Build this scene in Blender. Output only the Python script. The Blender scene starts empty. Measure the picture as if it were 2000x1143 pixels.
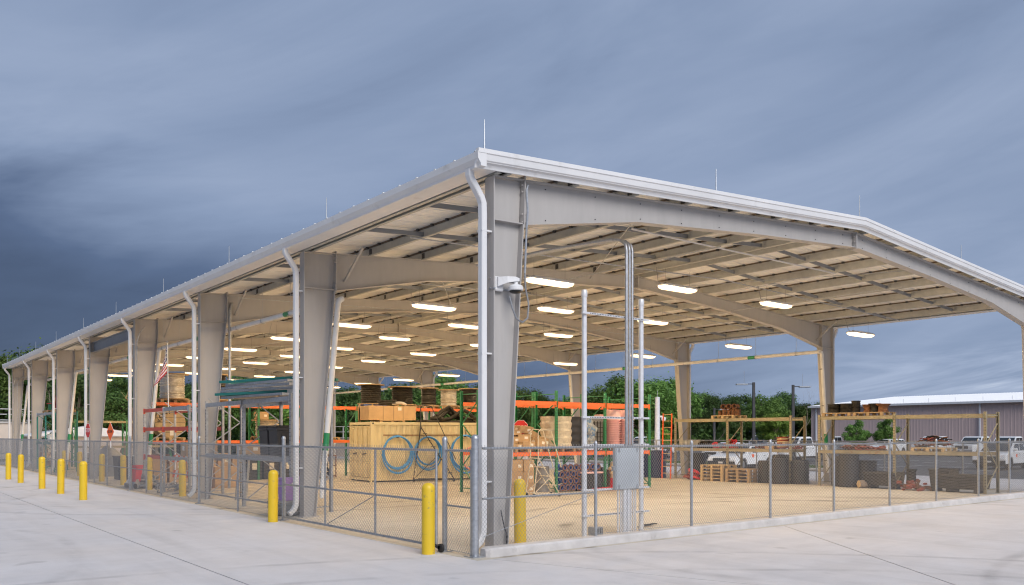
import bpy, bmesh, math, random
from mathutils import Vector, Matrix
R = math.radians
S = bpy.context.scene
COL = S.collection
rnd = random.Random(7)

# ------------------------------------------------------------------ camera
cam = bpy.data.cameras.new('camera')
cam.sensor_width = 36.0
cam.lens = 1643.0 / 2000.0 * 36.0
cam.shift_y = 278.5 / 2000.0
cam.clip_start = 0.1
cam.clip_end = 5000.0
cam_o = bpy.data.objects.new('camera', cam)
COL.objects.link(cam_o)
CAMX, CAMY, CAMZ = -8.7116, -11.6225, 2.0
cam_o.location = (CAMX, CAMY, CAMZ)
TH = math.atan(1300.0 / 1643.0)
cam_o.rotation_euler = (R(90), 0, -TH)
S.camera = cam_o

# ------------------------------------------------------------------ sky, sun, exposure
SUN_EL, SUN_AZ = R(37), R(192)        # azimuth clockwise from +Y: behind the camera
world = bpy.data.worlds.new('World'); S.world = world
world.use_nodes = True
def make_world():
    nt = world.node_tree; N = nt.nodes; L = nt.links; N.clear()
    out = N.new('ShaderNodeOutputWorld'); bg = N.new('ShaderNodeBackground')
    L.new(bg.outputs[0], out.inputs[0])
    sky = N.new('ShaderNodeTexSky'); sky.sky_type = 'NISHITA'; sky.sun_disc = False
    sky.sun_elevation = SUN_EL; sky.sun_rotation = SUN_AZ
    tc = N.new('ShaderNodeTexCoord'); sep = N.new('ShaderNodeSeparateXYZ')
    L.new(tc.outputs['Generated'], sep.inputs[0])
    def mth(op, a, b=None, clamp=False):
        m = N.new('ShaderNodeMath'); m.operation = op; m.use_clamp = clamp
        for i, v in enumerate((a, b)):
            if v is None: continue
            if isinstance(v, (int, float)): m.inputs[i].default_value = v
            else: L.new(v, m.inputs[i])
        return m.outputs[0]
    zc = mth('MAXIMUM', sep.outputs[2], 0.0)
    # long soft bands of cloud: stretched along the horizon and tilted a little
    rtx, rty = math.cos(TH), -math.sin(TH)
    lat = mth('ADD', mth('MULTIPLY', sep.outputs[0], rtx), mth('MULTIPLY', sep.outputs[1], rty))
    def noise(sh, sz, tilt, off, detail, rough=0.5, dist=0.0):
        cmb = N.new('ShaderNodeCombineXYZ')
        L.new(mth('MULTIPLY', sep.outputs[0], sh), cmb.inputs[0]); L.new(mth('MULTIPLY', sep.outputs[1], sh), cmb.inputs[1])
        L.new(mth('ADD', mth('SUBTRACT', mth('MULTIPLY', sep.outputs[2], sz), mth('MULTIPLY', lat, tilt)), off), cmb.inputs[2])
        n = N.new('ShaderNodeTexNoise'); n.inputs['Scale'].default_value = 1.0
        n.inputs['Detail'].default_value = detail; n.inputs['Roughness'].default_value = rough
        n.inputs['Distortion'].default_value = dist
        L.new(cmb.outputs[0], n.inputs['Vector']); return n.outputs[0]
    big = noise(1.3, 3.2, 1.3, 5.4, 2.0, 0.45, 0.3)
    mid = noise(2.2, 8.0, 2.6, 2.2, 5.0, 0.56, 0.7)
    fine = noise(4.5, 26.0, 3.0, 7.0, 5.0, 0.6, 0.6)
    # the storm bank: a dark shelf of cloud low down, higher and heavier towards the far end of the yard (left)
    t = mth('DIVIDE', mth('SUBTRACT', mth('SUBTRACT', 0.225, mth('MULTIPLY', lat, 0.2)), mth('ADD', sep.outputs[2], mth('MULTIPLY', mth('SUBTRACT', mid, 0.5), 0.12))), 0.16, True)
    bank = mth('MULTIPLY', mth('MULTIPLY', t, mth('SUBTRACT', 1.0, mth('MULTIPLY', mth('SUBTRACT', 1.0, t), 0.5))), mth('SUBTRACT', 0.27, mth('MULTIPLY', lat, 0.36)))
    val = mth('ADD', mth('MULTIPLY', mth('SUBTRACT', big, 0.5), 0.46), mth('MULTIPLY', mth('SUBTRACT', mid, 0.5), 0.34))
    val = mth('ADD', val, mth('MULTIPLY', mth('SUBTRACT', fine, 0.5), mth('SUBTRACT', 0.26, mth('MULTIPLY', zc, 0.5))))
    val = mth('SUBTRACT', mth('ADD', val, 0.575), bank)
    # pale streaks where the cloud thins out just above the horizon on the car park side
    gap = mth('MULTIPLY', mth('SUBTRACT', 1.0, mth('MULTIPLY', mth('ABSOLUTE', mth('SUBTRACT', zc, 0.05)), 20.0), True), mth('MULTIPLY', mth('ADD', lat, -0.25), 3.0, True))
    val = mth('ADD', val, mth('MULTIPLY', gap, mth('MULTIPLY', mth('SUBTRACT', fine, 0.47), 2.8, True)))
    ramp = N.new('ShaderNodeValToRGB'); cr = ramp.color_ramp
    cr.elements[0].position = 0.0; cr.elements[0].color = (0.026, 0.039, 0.072, 1)
    cr.elements[1].position = 1.0; cr.elements[1].color = (0.33, 0.365, 0.43, 1)
    for p, c in ((0.28, (0.05, 0.073, 0.128)), (0.52, (0.128, 0.166, 0.245)), (0.74, (0.20, 0.24, 0.325))):
        e = cr.elements.new(p); e.color = (*c, 1)
    L.new(val, ramp.inputs[0])
    mix = N.new('ShaderNodeMix'); mix.data_type = 'RGBA'; mix.inputs[0].default_value = 0.96
    sc = N.new('ShaderNodeMix'); sc.data_type = 'RGBA'; sc.blend_type = 'MULTIPLY'; sc.inputs[0].default_value = 1.0
    L.new(sky.outputs[0], sc.inputs[6]); sc.inputs[7].default_value = (0.05, 0.05, 0.05, 1)
    L.new(sc.outputs[2], mix.inputs[6]); L.new(ramp.outputs[0], mix.inputs[7])
    L.new(mix.outputs[2], bg.inputs[0]); bg.inputs[1].default_value = 1.0
make_world()
sun = bpy.data.lights.new('sun', 'SUN'); sun.energy = 1.5; sun.angle = R(38); sun.color = (1.0, 0.965, 0.93)
sun_o = bpy.data.objects.new('sun', sun); COL.objects.link(sun_o)
sd = Vector((math.sin(SUN_AZ) * math.cos(SUN_EL), math.cos(SUN_AZ) * math.cos(SUN_EL), math.sin(SUN_EL)))
sun_o.rotation_euler = sd.to_track_quat('Z', 'Y').to_euler(); sun_o.location = sd * 80
vs = S.view_settings
vs.view_transform = 'Standard'; vs.look = 'None'; vs.gamma = 1.0; vs.use_curve_mapping = False
vs.exposure = 1.0
S.cycles.use_denoising = True
S.cycles.max_bounces = 8
S.cycles.sample_clamp_indirect = 6.0
S.cycles.sample_clamp_direct = 0.85
S.cycles.filter_width = 1.15

# ------------------------------------------------------------------ materials
def mat(name, col, rough=0.6, metal=0.0, var=0.12, vscale=3.0, bump=0.0, bscale=40.0, stain=None, stretch=None, spec=None, emit=None, estr=0.0, trans=None, coord='Object'):
    m = bpy.data.materials.new(name); m.use_nodes = True
    nt = m.node_tree; N = nt.nodes; L = nt.links; b = N['Principled BSDF']
    b.inputs['Roughness'].default_value = rough; b.inputs['Metallic'].default_value = metal
    if spec is not None: b.inputs['Specular IOR Level'].default_value = spec
    if emit:
        b.inputs['Emission Color'].default_value = (*emit, 1); b.inputs['Emission Strength'].default_value = estr
    if trans: b.inputs['Transmission Weight'].default_value = trans
    tc = N.new('ShaderNodeTexCoord'); vec = tc.outputs[coord]
    if stretch:
        mp = N.new('ShaderNodeMapping'); mp.inputs['Scale'].default_value = stretch
        L.new(vec, mp.inputs[0]); vec = mp.outputs[0]
    if var:
        n = N.new('ShaderNodeTexNoise'); n.inputs['Scale'].default_value = vscale; n.inputs['Detail'].default_value = 6; n.inputs['Roughness'].default_value = 0.6
        L.new(vec, n.inputs['Vector'])
        rp = N.new('ShaderNodeValToRGB')
        lo = tuple(max(0, c * (1 - var)) for c in col); hi = tuple(min(1, c * (1 + var)) for c in col)
        rp.color_ramp.elements[0].position = 0.3; rp.color_ramp.elements[0].color = (*lo, 1)
        rp.color_ramp.elements[1].position = 0.7; rp.color_ramp.elements[1].color = (*hi, 1)
        L.new(n.outputs[0], rp.inputs[0]); c = rp.outputs[0]
        if stain:
            scol, sscale, slo, shi = stain
            n2 = N.new('ShaderNodeTexNoise'); n2.inputs['Scale'].default_value = sscale; n2.inputs['Detail'].default_value = 8; n2.inputs['Roughness'].default_value = 0.65
            L.new(vec, n2.inputs['Vector'])
            r2 = N.new('ShaderNodeMapRange'); r2.inputs[1].default_value = slo; r2.inputs[2].default_value = shi
            L.new(n2.outputs[0], r2.inputs[0])
            mx = N.new('ShaderNodeMix'); mx.data_type = 'RGBA'
            L.new(r2.outputs[0], mx.inputs[0]); L.new(c, mx.inputs[6]); mx.inputs[7].default_value = (*scol, 1); c = mx.outputs[2]
        L.new(c, b.inputs['Base Color'])
    else:
        b.inputs['Base Color'].default_value = (*col, 1)
    if bump:
        n3 = N.new('ShaderNodeTexNoise'); n3.inputs['Scale'].default_value = bscale; n3.inputs['Detail'].default_value = 5
        L.new(vec, n3.inputs['Vector'])
        bp = N.new('ShaderNodeBump'); bp.inputs['Strength'].default_value = bump; bp.inputs['Distance'].default_value = 0.02
        L.new(n3.outputs[0], bp.inputs['Height']); L.new(bp.outputs[0], b.inputs['Normal'])
    return m

TYRE_ARCS = ((-14.0, 6.0, 9.2, .16), (-14.0, 6.0, 7.4, .16), (-6.0, -12.5, 12.5, .14), (-6.0, -12.5, 14.3, .14), (9.0, -16.0, 11.0, .16), (9.0, -16.0, 9.2, .16), (-16.0, 24.0, 13.0, .2), (-16.0, 24.0, 11.1, .2), (10.0, -3.0, 8.2, .2), (10.0, -3.0, 9.9, .2), (24.0, 9.0, 9.0, .2), (24.0, 9.0, 10.7, .2), (3.5, 19.0, 8.0, .2), (3.5, 19.0, 9.7, .2))
def concrete(name, base, broom=True, tyre=0.0, warm=None):
    """broom-finished concrete: blotches, fine specks, brush lines, tyre scuffs, hairline cracks"""
    m = bpy.data.materials.new(name); m.use_nodes = True
    nt = m.node_tree; N = nt.nodes; L = nt.links; b = N['Principled BSDF']
    b.inputs['Roughness'].default_value = 0.85; b.inputs['Specular IOR Level'].default_value = 0.25
    tc = N.new('ShaderNodeTexCoord')
    def nz(scale, detail, rough, st=None, dist=0.0, rotz=0.0):
        mp = N.new('ShaderNodeMapping'); mp.inputs['Scale'].default_value = st or (1, 1, 1); mp.inputs['Rotation'].default_value = (0, 0, rotz)
        L.new(tc.outputs['Object'], mp.inputs[0])
        n = N.new('ShaderNodeTexNoise'); n.inputs['Scale'].default_value = scale; n.inputs['Detail'].default_value = detail
        n.inputs['Roughness'].default_value = rough; n.inputs['Distortion'].default_value = dist
        L.new(mp.outputs[0], n.inputs['Vector']); return n.outputs[0]
    def rng(v, a, bb, c, d):
        r = N.new('ShaderNodeMapRange'); r.inputs[1].default_value = a; r.inputs[2].default_value = bb; r.inputs[3].default_value = c; r.inputs[4].default_value = d
        L.new(v, r.inputs[0]); return r.outputs[0]
    def mul(a, c):
        k = N.new('ShaderNodeMath'); k.operation = 'MULTIPLY'; L.new(a, k.inputs[0]); L.new(c, k.inputs[1]); return k.outputs[0]
    f = rng(nz(0.22, 5, 0.55), 0.3, 0.7, 0.95, 1.05)
    f = mul(f, rng(nz(2.2, 8, 0.7), 0.3, 0.75, 0.94, 1.06))
    f = mul(f, rng(nz(60, 3, 0.6), 0.3, 0.7, 0.95, 1.05))
    f = mul(f, rng(nz(0.55, 7, 0.62, (0.5, 1.3, 1), 0.4, 0.5), 0.5, 0.75, 1.0, 0.90))
    f = mul(f, rng(nz(0.7, 6, 0.6, (2.2, 0.14, 1), 0.3), 0.50, 0.72, 1.0, 0.89))
    if tyre:
        # wide turning sweeps left by tyres: pairs of faint arcs of large radius
        for cx, cy, rad, w in TYRE_ARCS:
            sp = N.new('ShaderNodeVectorMath'); sp.operation = 'DISTANCE'; sp.inputs[1].default_value = (cx, cy, 0)
            wob = N.new('ShaderNodeVectorMath'); wob.operation = 'MULTIPLY_ADD'
            nv = N.new('ShaderNodeTexNoise'); nv.inputs['Scale'].default_value = 0.15; L.new(tc.outputs['Object'], nv.inputs['Vector'])
            L.new(nv.outputs[1], wob.inputs[0]); wob.inputs[1].default_value = (1.2, 1.2, 0); L.new(tc.outputs['Object'], wob.inputs[2])
            L.new(wob.outputs[0], sp.inputs[0])
            d = N.new('ShaderNodeMath'); d.operation = 'SUBTRACT'; L.new(sp.outputs['Value'], d.inputs[0]); d.inputs[1].default_value = rad
            ab = N.new('ShaderNodeMath'); ab.operation = 'ABSOLUTE'; L.new(d.outputs[0], ab.inputs[0])
            line = rng(ab.outputs[0], w*.3, w, 1.0, 0.0)
            br = rng(nz(0.6, 6, 0.65), 0.42, 0.66, 0.0, tyre)
            k = mul(line, br)
            inv = N.new('ShaderNodeMath'); inv.operation = 'SUBTRACT'; inv.inputs[0].default_value = 1.0; L.new(k, inv.inputs[1])
            f = mul(f, inv.outputs[0])
    # sparse dark oil spots
    f = mul(f, rng(nz(1.3, 2, 0.4), 0.70, 0.76, 1.0, 0.80))
    mx = N.new('ShaderNodeMix'); mx.data_type = 'RGBA'; mx.blend_type = 'MULTIPLY'; mx.inputs[0].default_value = 1.0
    mx2 = N.new('ShaderNodeMix'); mx2.data_type = 'RGBA'
    L.new(rng(nz(0.4, 5, 0.6), 0.4, 0.7, 0.0, 1.0), mx2.inputs[0])
    mx2.inputs[6].default_value = (*base, 1); mx2.inputs[7].default_value = (*(warm or tuple(c * 0.95 for c in base)), 1)
    L.new(mx2.outputs[2], mx.inputs[6])
    cv = N.new('ShaderNodeCombineColor')
    for i in range(3): L.new(f, cv.inputs[i])
    L.new(cv.outputs[0], mx.inputs[7]); L.new(mx.outputs[2], b.inputs['Base Color'])
    bp = N.new('ShaderNodeBump'); bp.inputs['Strength'].default_value = 0.25; bp.inputs['Distance'].default_value = 0.01
    L.new(nz(45, 5, 0.6, (1, 6, 1) if broom else None), bp.inputs['Height']); L.new(bp.outputs[0], b.inputs['Normal'])
    return m

M = {}
M['apron'] = concrete('apron_concrete', (0.56, 0.55, 0.56), True, 0.24, (0.555, 0.53, 0.52))
M['floor'] = concrete('floor_concrete', (0.54, 0.495, 0.42), False, 0.6, (0.47, 0.42, 0.34))
M['kerb'] = mat('kerb_concrete', (0.50, 0.48, 0.47), 0.9, var=0.16, vscale=2.2, bump=0.4, bscale=30, stain=((0.36, 0.34, 0.32), 5.0, 0.6, 0.75))
M['asphalt'] = mat('asphalt', (0.075, 0.077, 0.082), 0.9, var=0.2, vscale=0.5, bump=0.5, bscale=60, stain=((0.05, 0.05, 0.052), 0.25, 0.5, 0.65))
M['ground'] = mat('ground_dirt', (0.10, 0.11, 0.06), 0.95, var=0.35, vscale=0.3)
M['thermal'] = mat('thermal_tape', (0.13, 0.10, 0.075), 0.9, var=0.2)
M['joint'] = mat('joint_sealant', (0.10, 0.10, 0.11), 0.9, var=0.2)
M['grass'] = mat('grass_blades', (0.07, 0.12, 0.035), 0.8, var=0.4, vscale=1.5)
M['line'] = mat('road_paint', (0.72, 0.72, 0.72), 0.7, var=0.1, vscale=4, stain=((0.3, 0.3, 0.3), 8, 0.62, 0.72))
M['steel'] = mat('frame_paint', (0.395, 0.376, 0.362), 0.5, var=0.06, vscale=1.6, bump=0.05, bscale=8, stretch=(2.2, 2.2, .4), stain=((0.35, 0.33, 0.31), 1.8, 0.58, 0.78))
M['bluesteel'] = mat('primer_steel', (0.23, 0.25, 0.28), 0.5, 0.2, var=0.08)
M['galv'] = mat('galvanised', (0.43, 0.45, 0.48), 0.42, 0.75, var=0.18, vscale=14)
M['galvp'] = mat('galvanised_purlin', (0.42, 0.42, 0.395), 0.5, 0.2, var=0.12, vscale=4, stain=((0.22, 0.215, 0.20), 2.0, 0.6, 0.75))
M['galv_bright'] = mat('new_galvanised', (0.66, 0.67, 0.70), 0.4, 0.25, var=0.1, vscale=10)
M['wire'] = mat('fence_wire', (0.24, 0.245, 0.26), 0.6, 0.3, var=0)
M['white'] = mat('white_metal', (0.67, 0.67, 0.68), 0.45, var=0.05, vscale=1.0, stain=((0.52, 0.51, 0.50), 2.5, 0.58, 0.78))
M['roof'] = mat('roof_sheet', (0.76, 0.76, 0.75), 0.45, 0.0, var=0.05, vscale=1.5, stain=((0.55, 0.53, 0.50), 1.2, 0.6, 0.8))
M['pipe'] = mat('drain_pipe_white', (0.72, 0.71, 0.69), 0.4, var=0.06, vscale=3)
M['green_tape'] = mat('green_band', (0.02, 0.24, 0.09), 0.5, var=0.1)
M['black'] = mat('black_rubber', (0.02, 0.02, 0.022), 0.6, var=0.2)
M['dark'] = mat('dark_steel', (0.05, 0.05, 0.055), 0.5, 0.3, var=0.2)
M['yellow'] = mat('bollard_yellow', (0.66, 0.45, 0.02), 0.42, var=0.06, vscale=2, stain=((0.34, 0.26, 0.08), 6, 0.60, 0.68))
M['orange'] = mat('rack_orange', (0.76, 0.18, 0.055), 0.45, var=0.08, stain=((0.5, 0.12, 0.05), 5, 0.62, 0.75))
M['red_beam'] = mat('rack_red', (0.52, 0.075, 0.045), 0.5, var=0.12, stain=((0.3, 0.08, 0.05), 5, 0.6, 0.75))
M['green'] = mat('rack_green', (0.025, 0.19, 0.085), 0.5, var=0.12)
M['teal'] = mat('rack_teal', (0.015, 0.17, 0.15), 0.5, var=0.12)
M['tan'] = mat('rack_tan', (0.27, 0.24, 0.165), 0.6, var=0.15, stain=((0.22, 0.12, 0.06), 4, 0.58, 0.72))
M['container'] = mat('container_paint', (0.66, 0.585, 0.38), 0.55, var=0.05, vscale=1.2, stain=((0.36, 0.25, 0.12), 1.6, 0.64, 0.82))
M['rust'] = mat('rust', (0.17, 0.075, 0.035), 0.85, 0.1, var=0.4, vscale=9, bump=0.4)
M['rust_red'] = mat('rust_red', (0.22, 0.055, 0.035), 0.8, var=0.35, vscale=7, bump=0.3)
M['wood'] = mat('pallet_wood', (0.34, 0.24, 0.14), 0.8, var=0.28, vscale=5, stretch=(1, 6, 6), bump=0.3)
M['wood_pale'] = mat('pale_wood', (0.47, 0.35, 0.20), 0.8, var=0.22, vscale=4, stretch=(1, 6, 1), bump=0.3)
M['card'] = mat('cardboard', (0.45, 0.31, 0.18), 0.85, var=0.12, vscale=3)
M['tape'] = mat('carton_tape', (0.60, 0.46, 0.28), 0.4, var=0.05)
M['label'] = mat('paper_label', (0.75, 0.73, 0.68), 0.7, var=0.05)
M['blue_hose'] = mat('blue_hose', (0.05, 0.26, 0.66), 0.45, var=0.12)
M['pink_hose'] = mat('pink_hose', (0.66, 0.30, 0.28), 0.45, var=0.1)
M['cable'] = mat('black_cable', (0.018, 0.016, 0.014), 0.7, var=0.4, vscale=8, bump=0.6, bscale=18, spec=0.3)
M['silver_wrap'] = mat('silver_wrap', (0.55, 0.52, 0.47), 0.28, 0.25, var=0.2, vscale=6, bump=0.8, bscale=9)
M['plastic_wrap'] = mat('stretch_wrap', (0.60, 0.55, 0.46), 0.25, 0.0, var=0.2, vscale=7, bump=0.8, bscale=11)
M['pinkp'] = mat('pink_plastic', (0.80, 0.54, 0.55), 0.45, var=0.08)
M['blackp'] = mat('black_plastic', (0.03, 0.032, 0.038), 0.42, var=0.15)
M['bluep'] = mat('blue_paint', (0.04, 0.11, 0.42), 0.5, var=0.15)
M['greyp'] = mat('grey_plastic', (0.25, 0.25, 0.25), 0.6, var=0.15)
M['purple'] = mat('purple_plastic', (0.30, 0.17, 0.50), 0.5, var=0.1)
M['redp'] = mat('red_plastic', (0.60, 0.03, 0.04), 0.45, var=0.1)
M['sign_orange'] = mat('sign_orange', (0.85, 0.13, 0.02), 0.5, var=0.05)
M['sign_red'] = mat('sign_red', (0.62, 0.03, 0.03), 0.5, var=0.05)
M['sign_white'] = mat('sign_white', (0.78, 0.78, 0.78), 0.5, var=0.03)
M['flag_blue'] = mat('flag_blue', (0.03, 0.05, 0.18), 0.8, var=0.08)
M['flag_red'] = mat('flag_red', (0.52, 0.03, 0.05), 0.8, var=0.08)
M['panel_grey'] = mat('panel_grey', (0.42, 0.455, 0.49), 0.45, 0.1, var=0.06)
M['hoseg'] = mat('conduit_grey', (0.22, 0.23, 0.25), 0.5, var=0.1)
M['lens'] = mat('lamp_lens', (0.8, 0.8, 0.8), 0.5, var=0, emit=(1.0, 0.71, 0.39), estr=57.0)
M['siding'] = mat('warehouse_siding', (0.63, 0.485, 0.46), 0.6, var=0.05, vscale=0.6)
M['wroof'] = mat('warehouse_roof', (0.74, 0.75, 0.78), 0.45, var=0.04)
M['cream'] = mat('cream_wall', (0.60, 0.52, 0.46), 0.8, var=0.06, vscale=0.8)
M['carwhite'] = mat('car_white', (0.76, 0.77, 0.78), 0.22, var=0.02, spec=0.6)
M['glass'] = mat('car_glass', (0.02, 0.026, 0.03), 0.06, var=0, spec=0.8)
M['tyre'] = mat('tyre', (0.02, 0.02, 0.02), 0.8, var=0.2)
M['rim'] = mat('wheel_rim', (0.40, 0.41, 0.42), 0.3, 0.8, var=0.1)
M['chrome'] = mat('grille_dark', (0.03, 0.03, 0.03), 0.35, 0.4, var=0.1)
M['head'] = mat('headlamp', (0.75, 0.76, 0.78), 0.1, var=0, spec=0.8)
M['taillight'] = mat('orange_lamp', (0.6, 0.12, 0.03), 0.2, var=0)
M['bark'] = mat('bark', (0.12, 0.095, 0.07), 0.95, var=0.35, vscale=6, bump=0.6, bscale=14)
M['palebark'] = mat('pale_bark', (0.26, 0.21, 0.17), 0.95, var=0.35, vscale=3, bump=0.6, bscale=10)

def leafmat(name, a, b_):
    m = bpy.data.materials.new(name); m.use_nodes = True
    nt = m.node_tree; N = nt.nodes; L = nt.links; b = N['Principled BSDF']
    b.inputs['Roughness'].default_value = 0.6; b.inputs['Specular IOR Level'].default_value = 0.25
    g = N.new('ShaderNodeNewGeometry'); oi = N.new('ShaderNodeObjectInfo')
    rp = N.new('ShaderNodeMix'); rp.data_type = 'RGBA'
    rp.inputs[6].default_value = (*a, 1); rp.inputs[7].default_value = (*b_, 1)
    L.new(g.outputs['Random Per Island'], rp.inputs[0])
    hs = N.new('ShaderNodeHueSaturation'); L.new(rp.outputs[2], hs.inputs['Color'])
    mr = N.new('ShaderNodeMapRange'); mr.inputs[3].default_value = 0.65; mr.inputs[4].default_value = 1.55
    mh = N.new('ShaderNodeMapRange'); mh.inputs[3].default_value = 0.485; mh.inputs[4].default_value = 0.515
    L.new(oi.outputs['Random'], mh.inputs[0]); L.new(mh.outputs[0], hs.inputs['Hue'])
    L.new(oi.outputs['Random'], mr.inputs[0]); L.new(mr.outputs[0], hs.inputs['Value'])
    L.new(hs.outputs[0], b.inputs['Base Color'])
    tr = N.new('ShaderNodeBsdfTranslucent'); L.new(hs.outputs[0], tr.inputs[0])
    ms = N.new('ShaderNodeMixShader'); ms.inputs[0].default_value = 0.3
    L.new(b.outputs[0], ms.inputs[1]); L.new(tr.outputs[0], ms.inputs[2])
    L.new(ms.outputs[0], N['Material Output'].inputs[0])
    return m
M['leaf'] = leafmat('leaf_green', (0.075, 0.14, 0.03), (0.16, 0.26, 0.06))
M['leaf_dark'] = leafmat('leaf_dark', (0.042, 0.085, 0.024), (0.10, 0.17, 0.045))
M['leaf_bright'] = leafmat('leaf_bright', (0.12, 0.21, 0.03), (0.20, 0.30, 0.055))

# ------------------------------------------------------------------ mesh helpers
class MB:
    def __init__(self): self.v = []; self.f = []; self.mi = []; self.cur = 0; self.sm = []
    def _add(self, vs, fs, smooth=False):
        o = len(self.v); self.v += [tuple(p) for p in vs]
        for f in fs:
            self.f.append(tuple(i + o for i in f)); self.mi.append(self.cur); self.sm.append(smooth)
        return self
    def box(self, x0, x1, y0, y1, z0, z1):
        return self._add([(x0,y0,z0),(x1,y0,z0),(x1,y1,z0),(x0,y1,z0),(x0,y0,z1),(x1,y0,z1),(x1,y1,z1),(x0,y1,z1)],
            [(0,3,2,1),(4,5,6,7),(0,1,5,4),(1,2,6,5),(2,3,7,6),(3,0,4,7)])
    def cbox(self, x0, x1, y0, y1, z0, z1, c=0.02):
        """box with chamfered vertical and top edges"""
        def ring(d, z): 
            X0, X1, Y0, Y1 = x0 + d, x1 - d, y0 + d, y1 - d
            return [(X0+c,Y0,z),(X1-c,Y0,z),(X1,Y0+c,z),(X1,Y1-c,z),(X1-c,Y1,z),(X0+c,Y1,z),(X0,Y1-c,z),(X0,Y0+c,z)]
        return self.loft([ring(c*0.6, z0), ring(0, z0 + c), ring(0, z1 - c), ring(c, z1)], True, True)
    def loft(self, rings, cap0=True, cap1=True, smooth=False, closed=True):
        n = len(rings[0]); vs = [p for r in rings for p in r]; fs = []
        for k in range(len(rings) - 1):
            for i in range(n if closed else n - 1):
                j = (i + 1) % n
                fs.append((k*n+i, k*n+j, (k+1)*n+j, (k+1)*n+i))
        self._add(vs, fs, smooth)
        o = len(self.v) - len(vs)
        if cap0: self.f.append(tuple(o + i for i in reversed(range(n)))); self.mi.append(self.cur); self.sm.append(False)
        if cap1: self.f.append(tuple(o + (len(rings)-1)*n + i for i in range(n))); self.mi.append(self.cur); self.sm.append(False)
        return self
    def prism(self, poly, axis, a, b):
        """extrude a 2D polygon: axis 'x' -> poly is (y,z), 'y' -> (x,z), 'z' -> (x,y)"""
        f = {'x': lambda p, t: (t, p[0], p[1]), 'y': lambda p, t: (p[0], t, p[1]), 'z': lambda p, t: (p[0], p[1], t)}[axis]
        return self.loft([[f(p, a) for p in poly], [f(p, b) for p in poly]])
    def bar(self, p, q, w, h, up=(0, 0, 1)):
        p = Vector(p); q = Vector(q); d = (q - p).normalized(); u = Vector(up)
        s = d.cross(u)
        if s.length < 1e-4: s = d.cross(Vector((1, 0, 0)))
        s.normalize(); t = s.cross(d); s *= w / 2; t *= h / 2
        return self.loft([[a - s - t, a + s - t, a + s + t, a - s + t] for a in (p, q)])
    def tube(self, pts, r, n=8, cap=True, smooth=True):
        pts = [Vector(p) for p in pts]; rings = []; prev = None
        for i, p in enumerate(pts):
            d = (pts[min(i+1, len(pts)-1)] - pts[max(i-1, 0)]).normalized()
            if prev is None:
                a = d.cross(Vector((0, 0, 1)))
                if a.length < 1e-3: a = d.cross(Vector((1, 0, 0)))
                a.normalize()
            else:
                a = prev - d * prev.dot(d); a.normalize()
            prev = a; b = d.cross(a)
            rr = r[i] if isinstance(r, (list, tuple)) else r
            rings.append([p + (a * math.cos(2*math.pi*k/n) + b * math.sin(2*math.pi*k/n)) * rr for k in range(n)])
        return self.loft(rings, cap, cap, smooth)
    def lathe(self, prof, c=(0, 0, 0), n=20, axis='z', smooth=True, cap=True):
        cx, cy, cz = c; rings = []
        for r, t in prof:
            ring = []
            for k in range(n):
                a = 2*math.pi*k/n; x, y = r*math.cos(a), r*math.sin(a)
                ring.append({'z': (cx+x, cy+y, cz+t), 'x': (cx+t, cy+x, cz+y), 'y': (cx+x, cy+t, cz+y)}[axis])
            rings.append(ring)
        return self.loft(rings, cap, cap, smooth)
    def quad(self, *p): return self._add(p, [tuple(range(len(p)))])
    def mesh(self, name, mats):
        me = bpy.data.meshes.new(name); me.from_pydata(self.v, [], self.f)
        if not isinstance(mats, (list, tuple)): mats = [mats]
        for m in mats: me.materials.append(M[m] if isinstance(m, str) else m)
        if len(mats) > 1: me.polygons.foreach_set('material_index', self.mi)
        me.polygons.foreach_set('use_smooth', self.sm)
        bm = bmesh.new(); bm.from_mesh(me); bmesh.ops.recalc_face_normals(bm, faces=bm.faces); bm.to_mesh(me); bm.free()
        if any(self.sm): me.set_sharp_from_angle(angle=R(38))
        me.update(); return me
    def build(self, name, mats, parent=None, loc=None, rotz=0.0):
        return link(name, self.mesh(name, mats), parent, loc, rotz)

def link(name, me, parent=None, loc=None, rotz=0.0, scale=None):
    o = bpy.data.objects.new(name, me); COL.objects.link(o)
    if parent: o.parent = parent
    if loc is not None: o.location = loc
    if rotz: o.rotation_euler = (0, 0, rotz)
    if scale is not None: o.scale = scale
    return o
def tag(o, label=None, cat=None, group=None, kind=None):
    if label: o['label'] = label
    if cat: o['category'] = cat
    if group: o['group'] = group
    if kind: o['kind'] = kind
    return o
def thing(name, label, cat, loc=(0, 0, 0), rotz=0.0, group=None):
    o = bpy.data.objects.new(name, None); COL.objects.link(o); o.empty_display_size = 0.2
    o.location = loc; o.rotation_euler = (0, 0, rotz)
    return tag(o, label, cat, group)
def copy_tree(o, loc, rotz=0.0, label=None, scale=None):
    def rec(a, parent):
        c = a.copy(); COL.objects.link(c); c.parent = parent
        for ch in list(a.children): rec(ch, c)
        return c
    c = rec(o, None); c.location = loc; c.rotation_euler = (0, 0, rotz)
    if label: c['label'] = label
    if scale is not None: c.scale = scale
    return c
def text_mesh(s, size, depth=0.002):
    cu = bpy.data.curves.new('lettering', 'FONT'); cu.body = s; cu.size = size; cu.extrude = depth; cu.align_x = 'CENTER'; cu.align_y = 'CENTER'
    cu.resolution_u = 3
    o = bpy.data.objects.new('lettering_tmp', cu); COL.objects.link(o)
    bpy.context.view_layer.update()
    me = bpy.data.meshes.new_from_object(o.evaluated_get(bpy.context.evaluated_depsgraph_get()))
    bpy.data.objects.remove(o); return me
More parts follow.
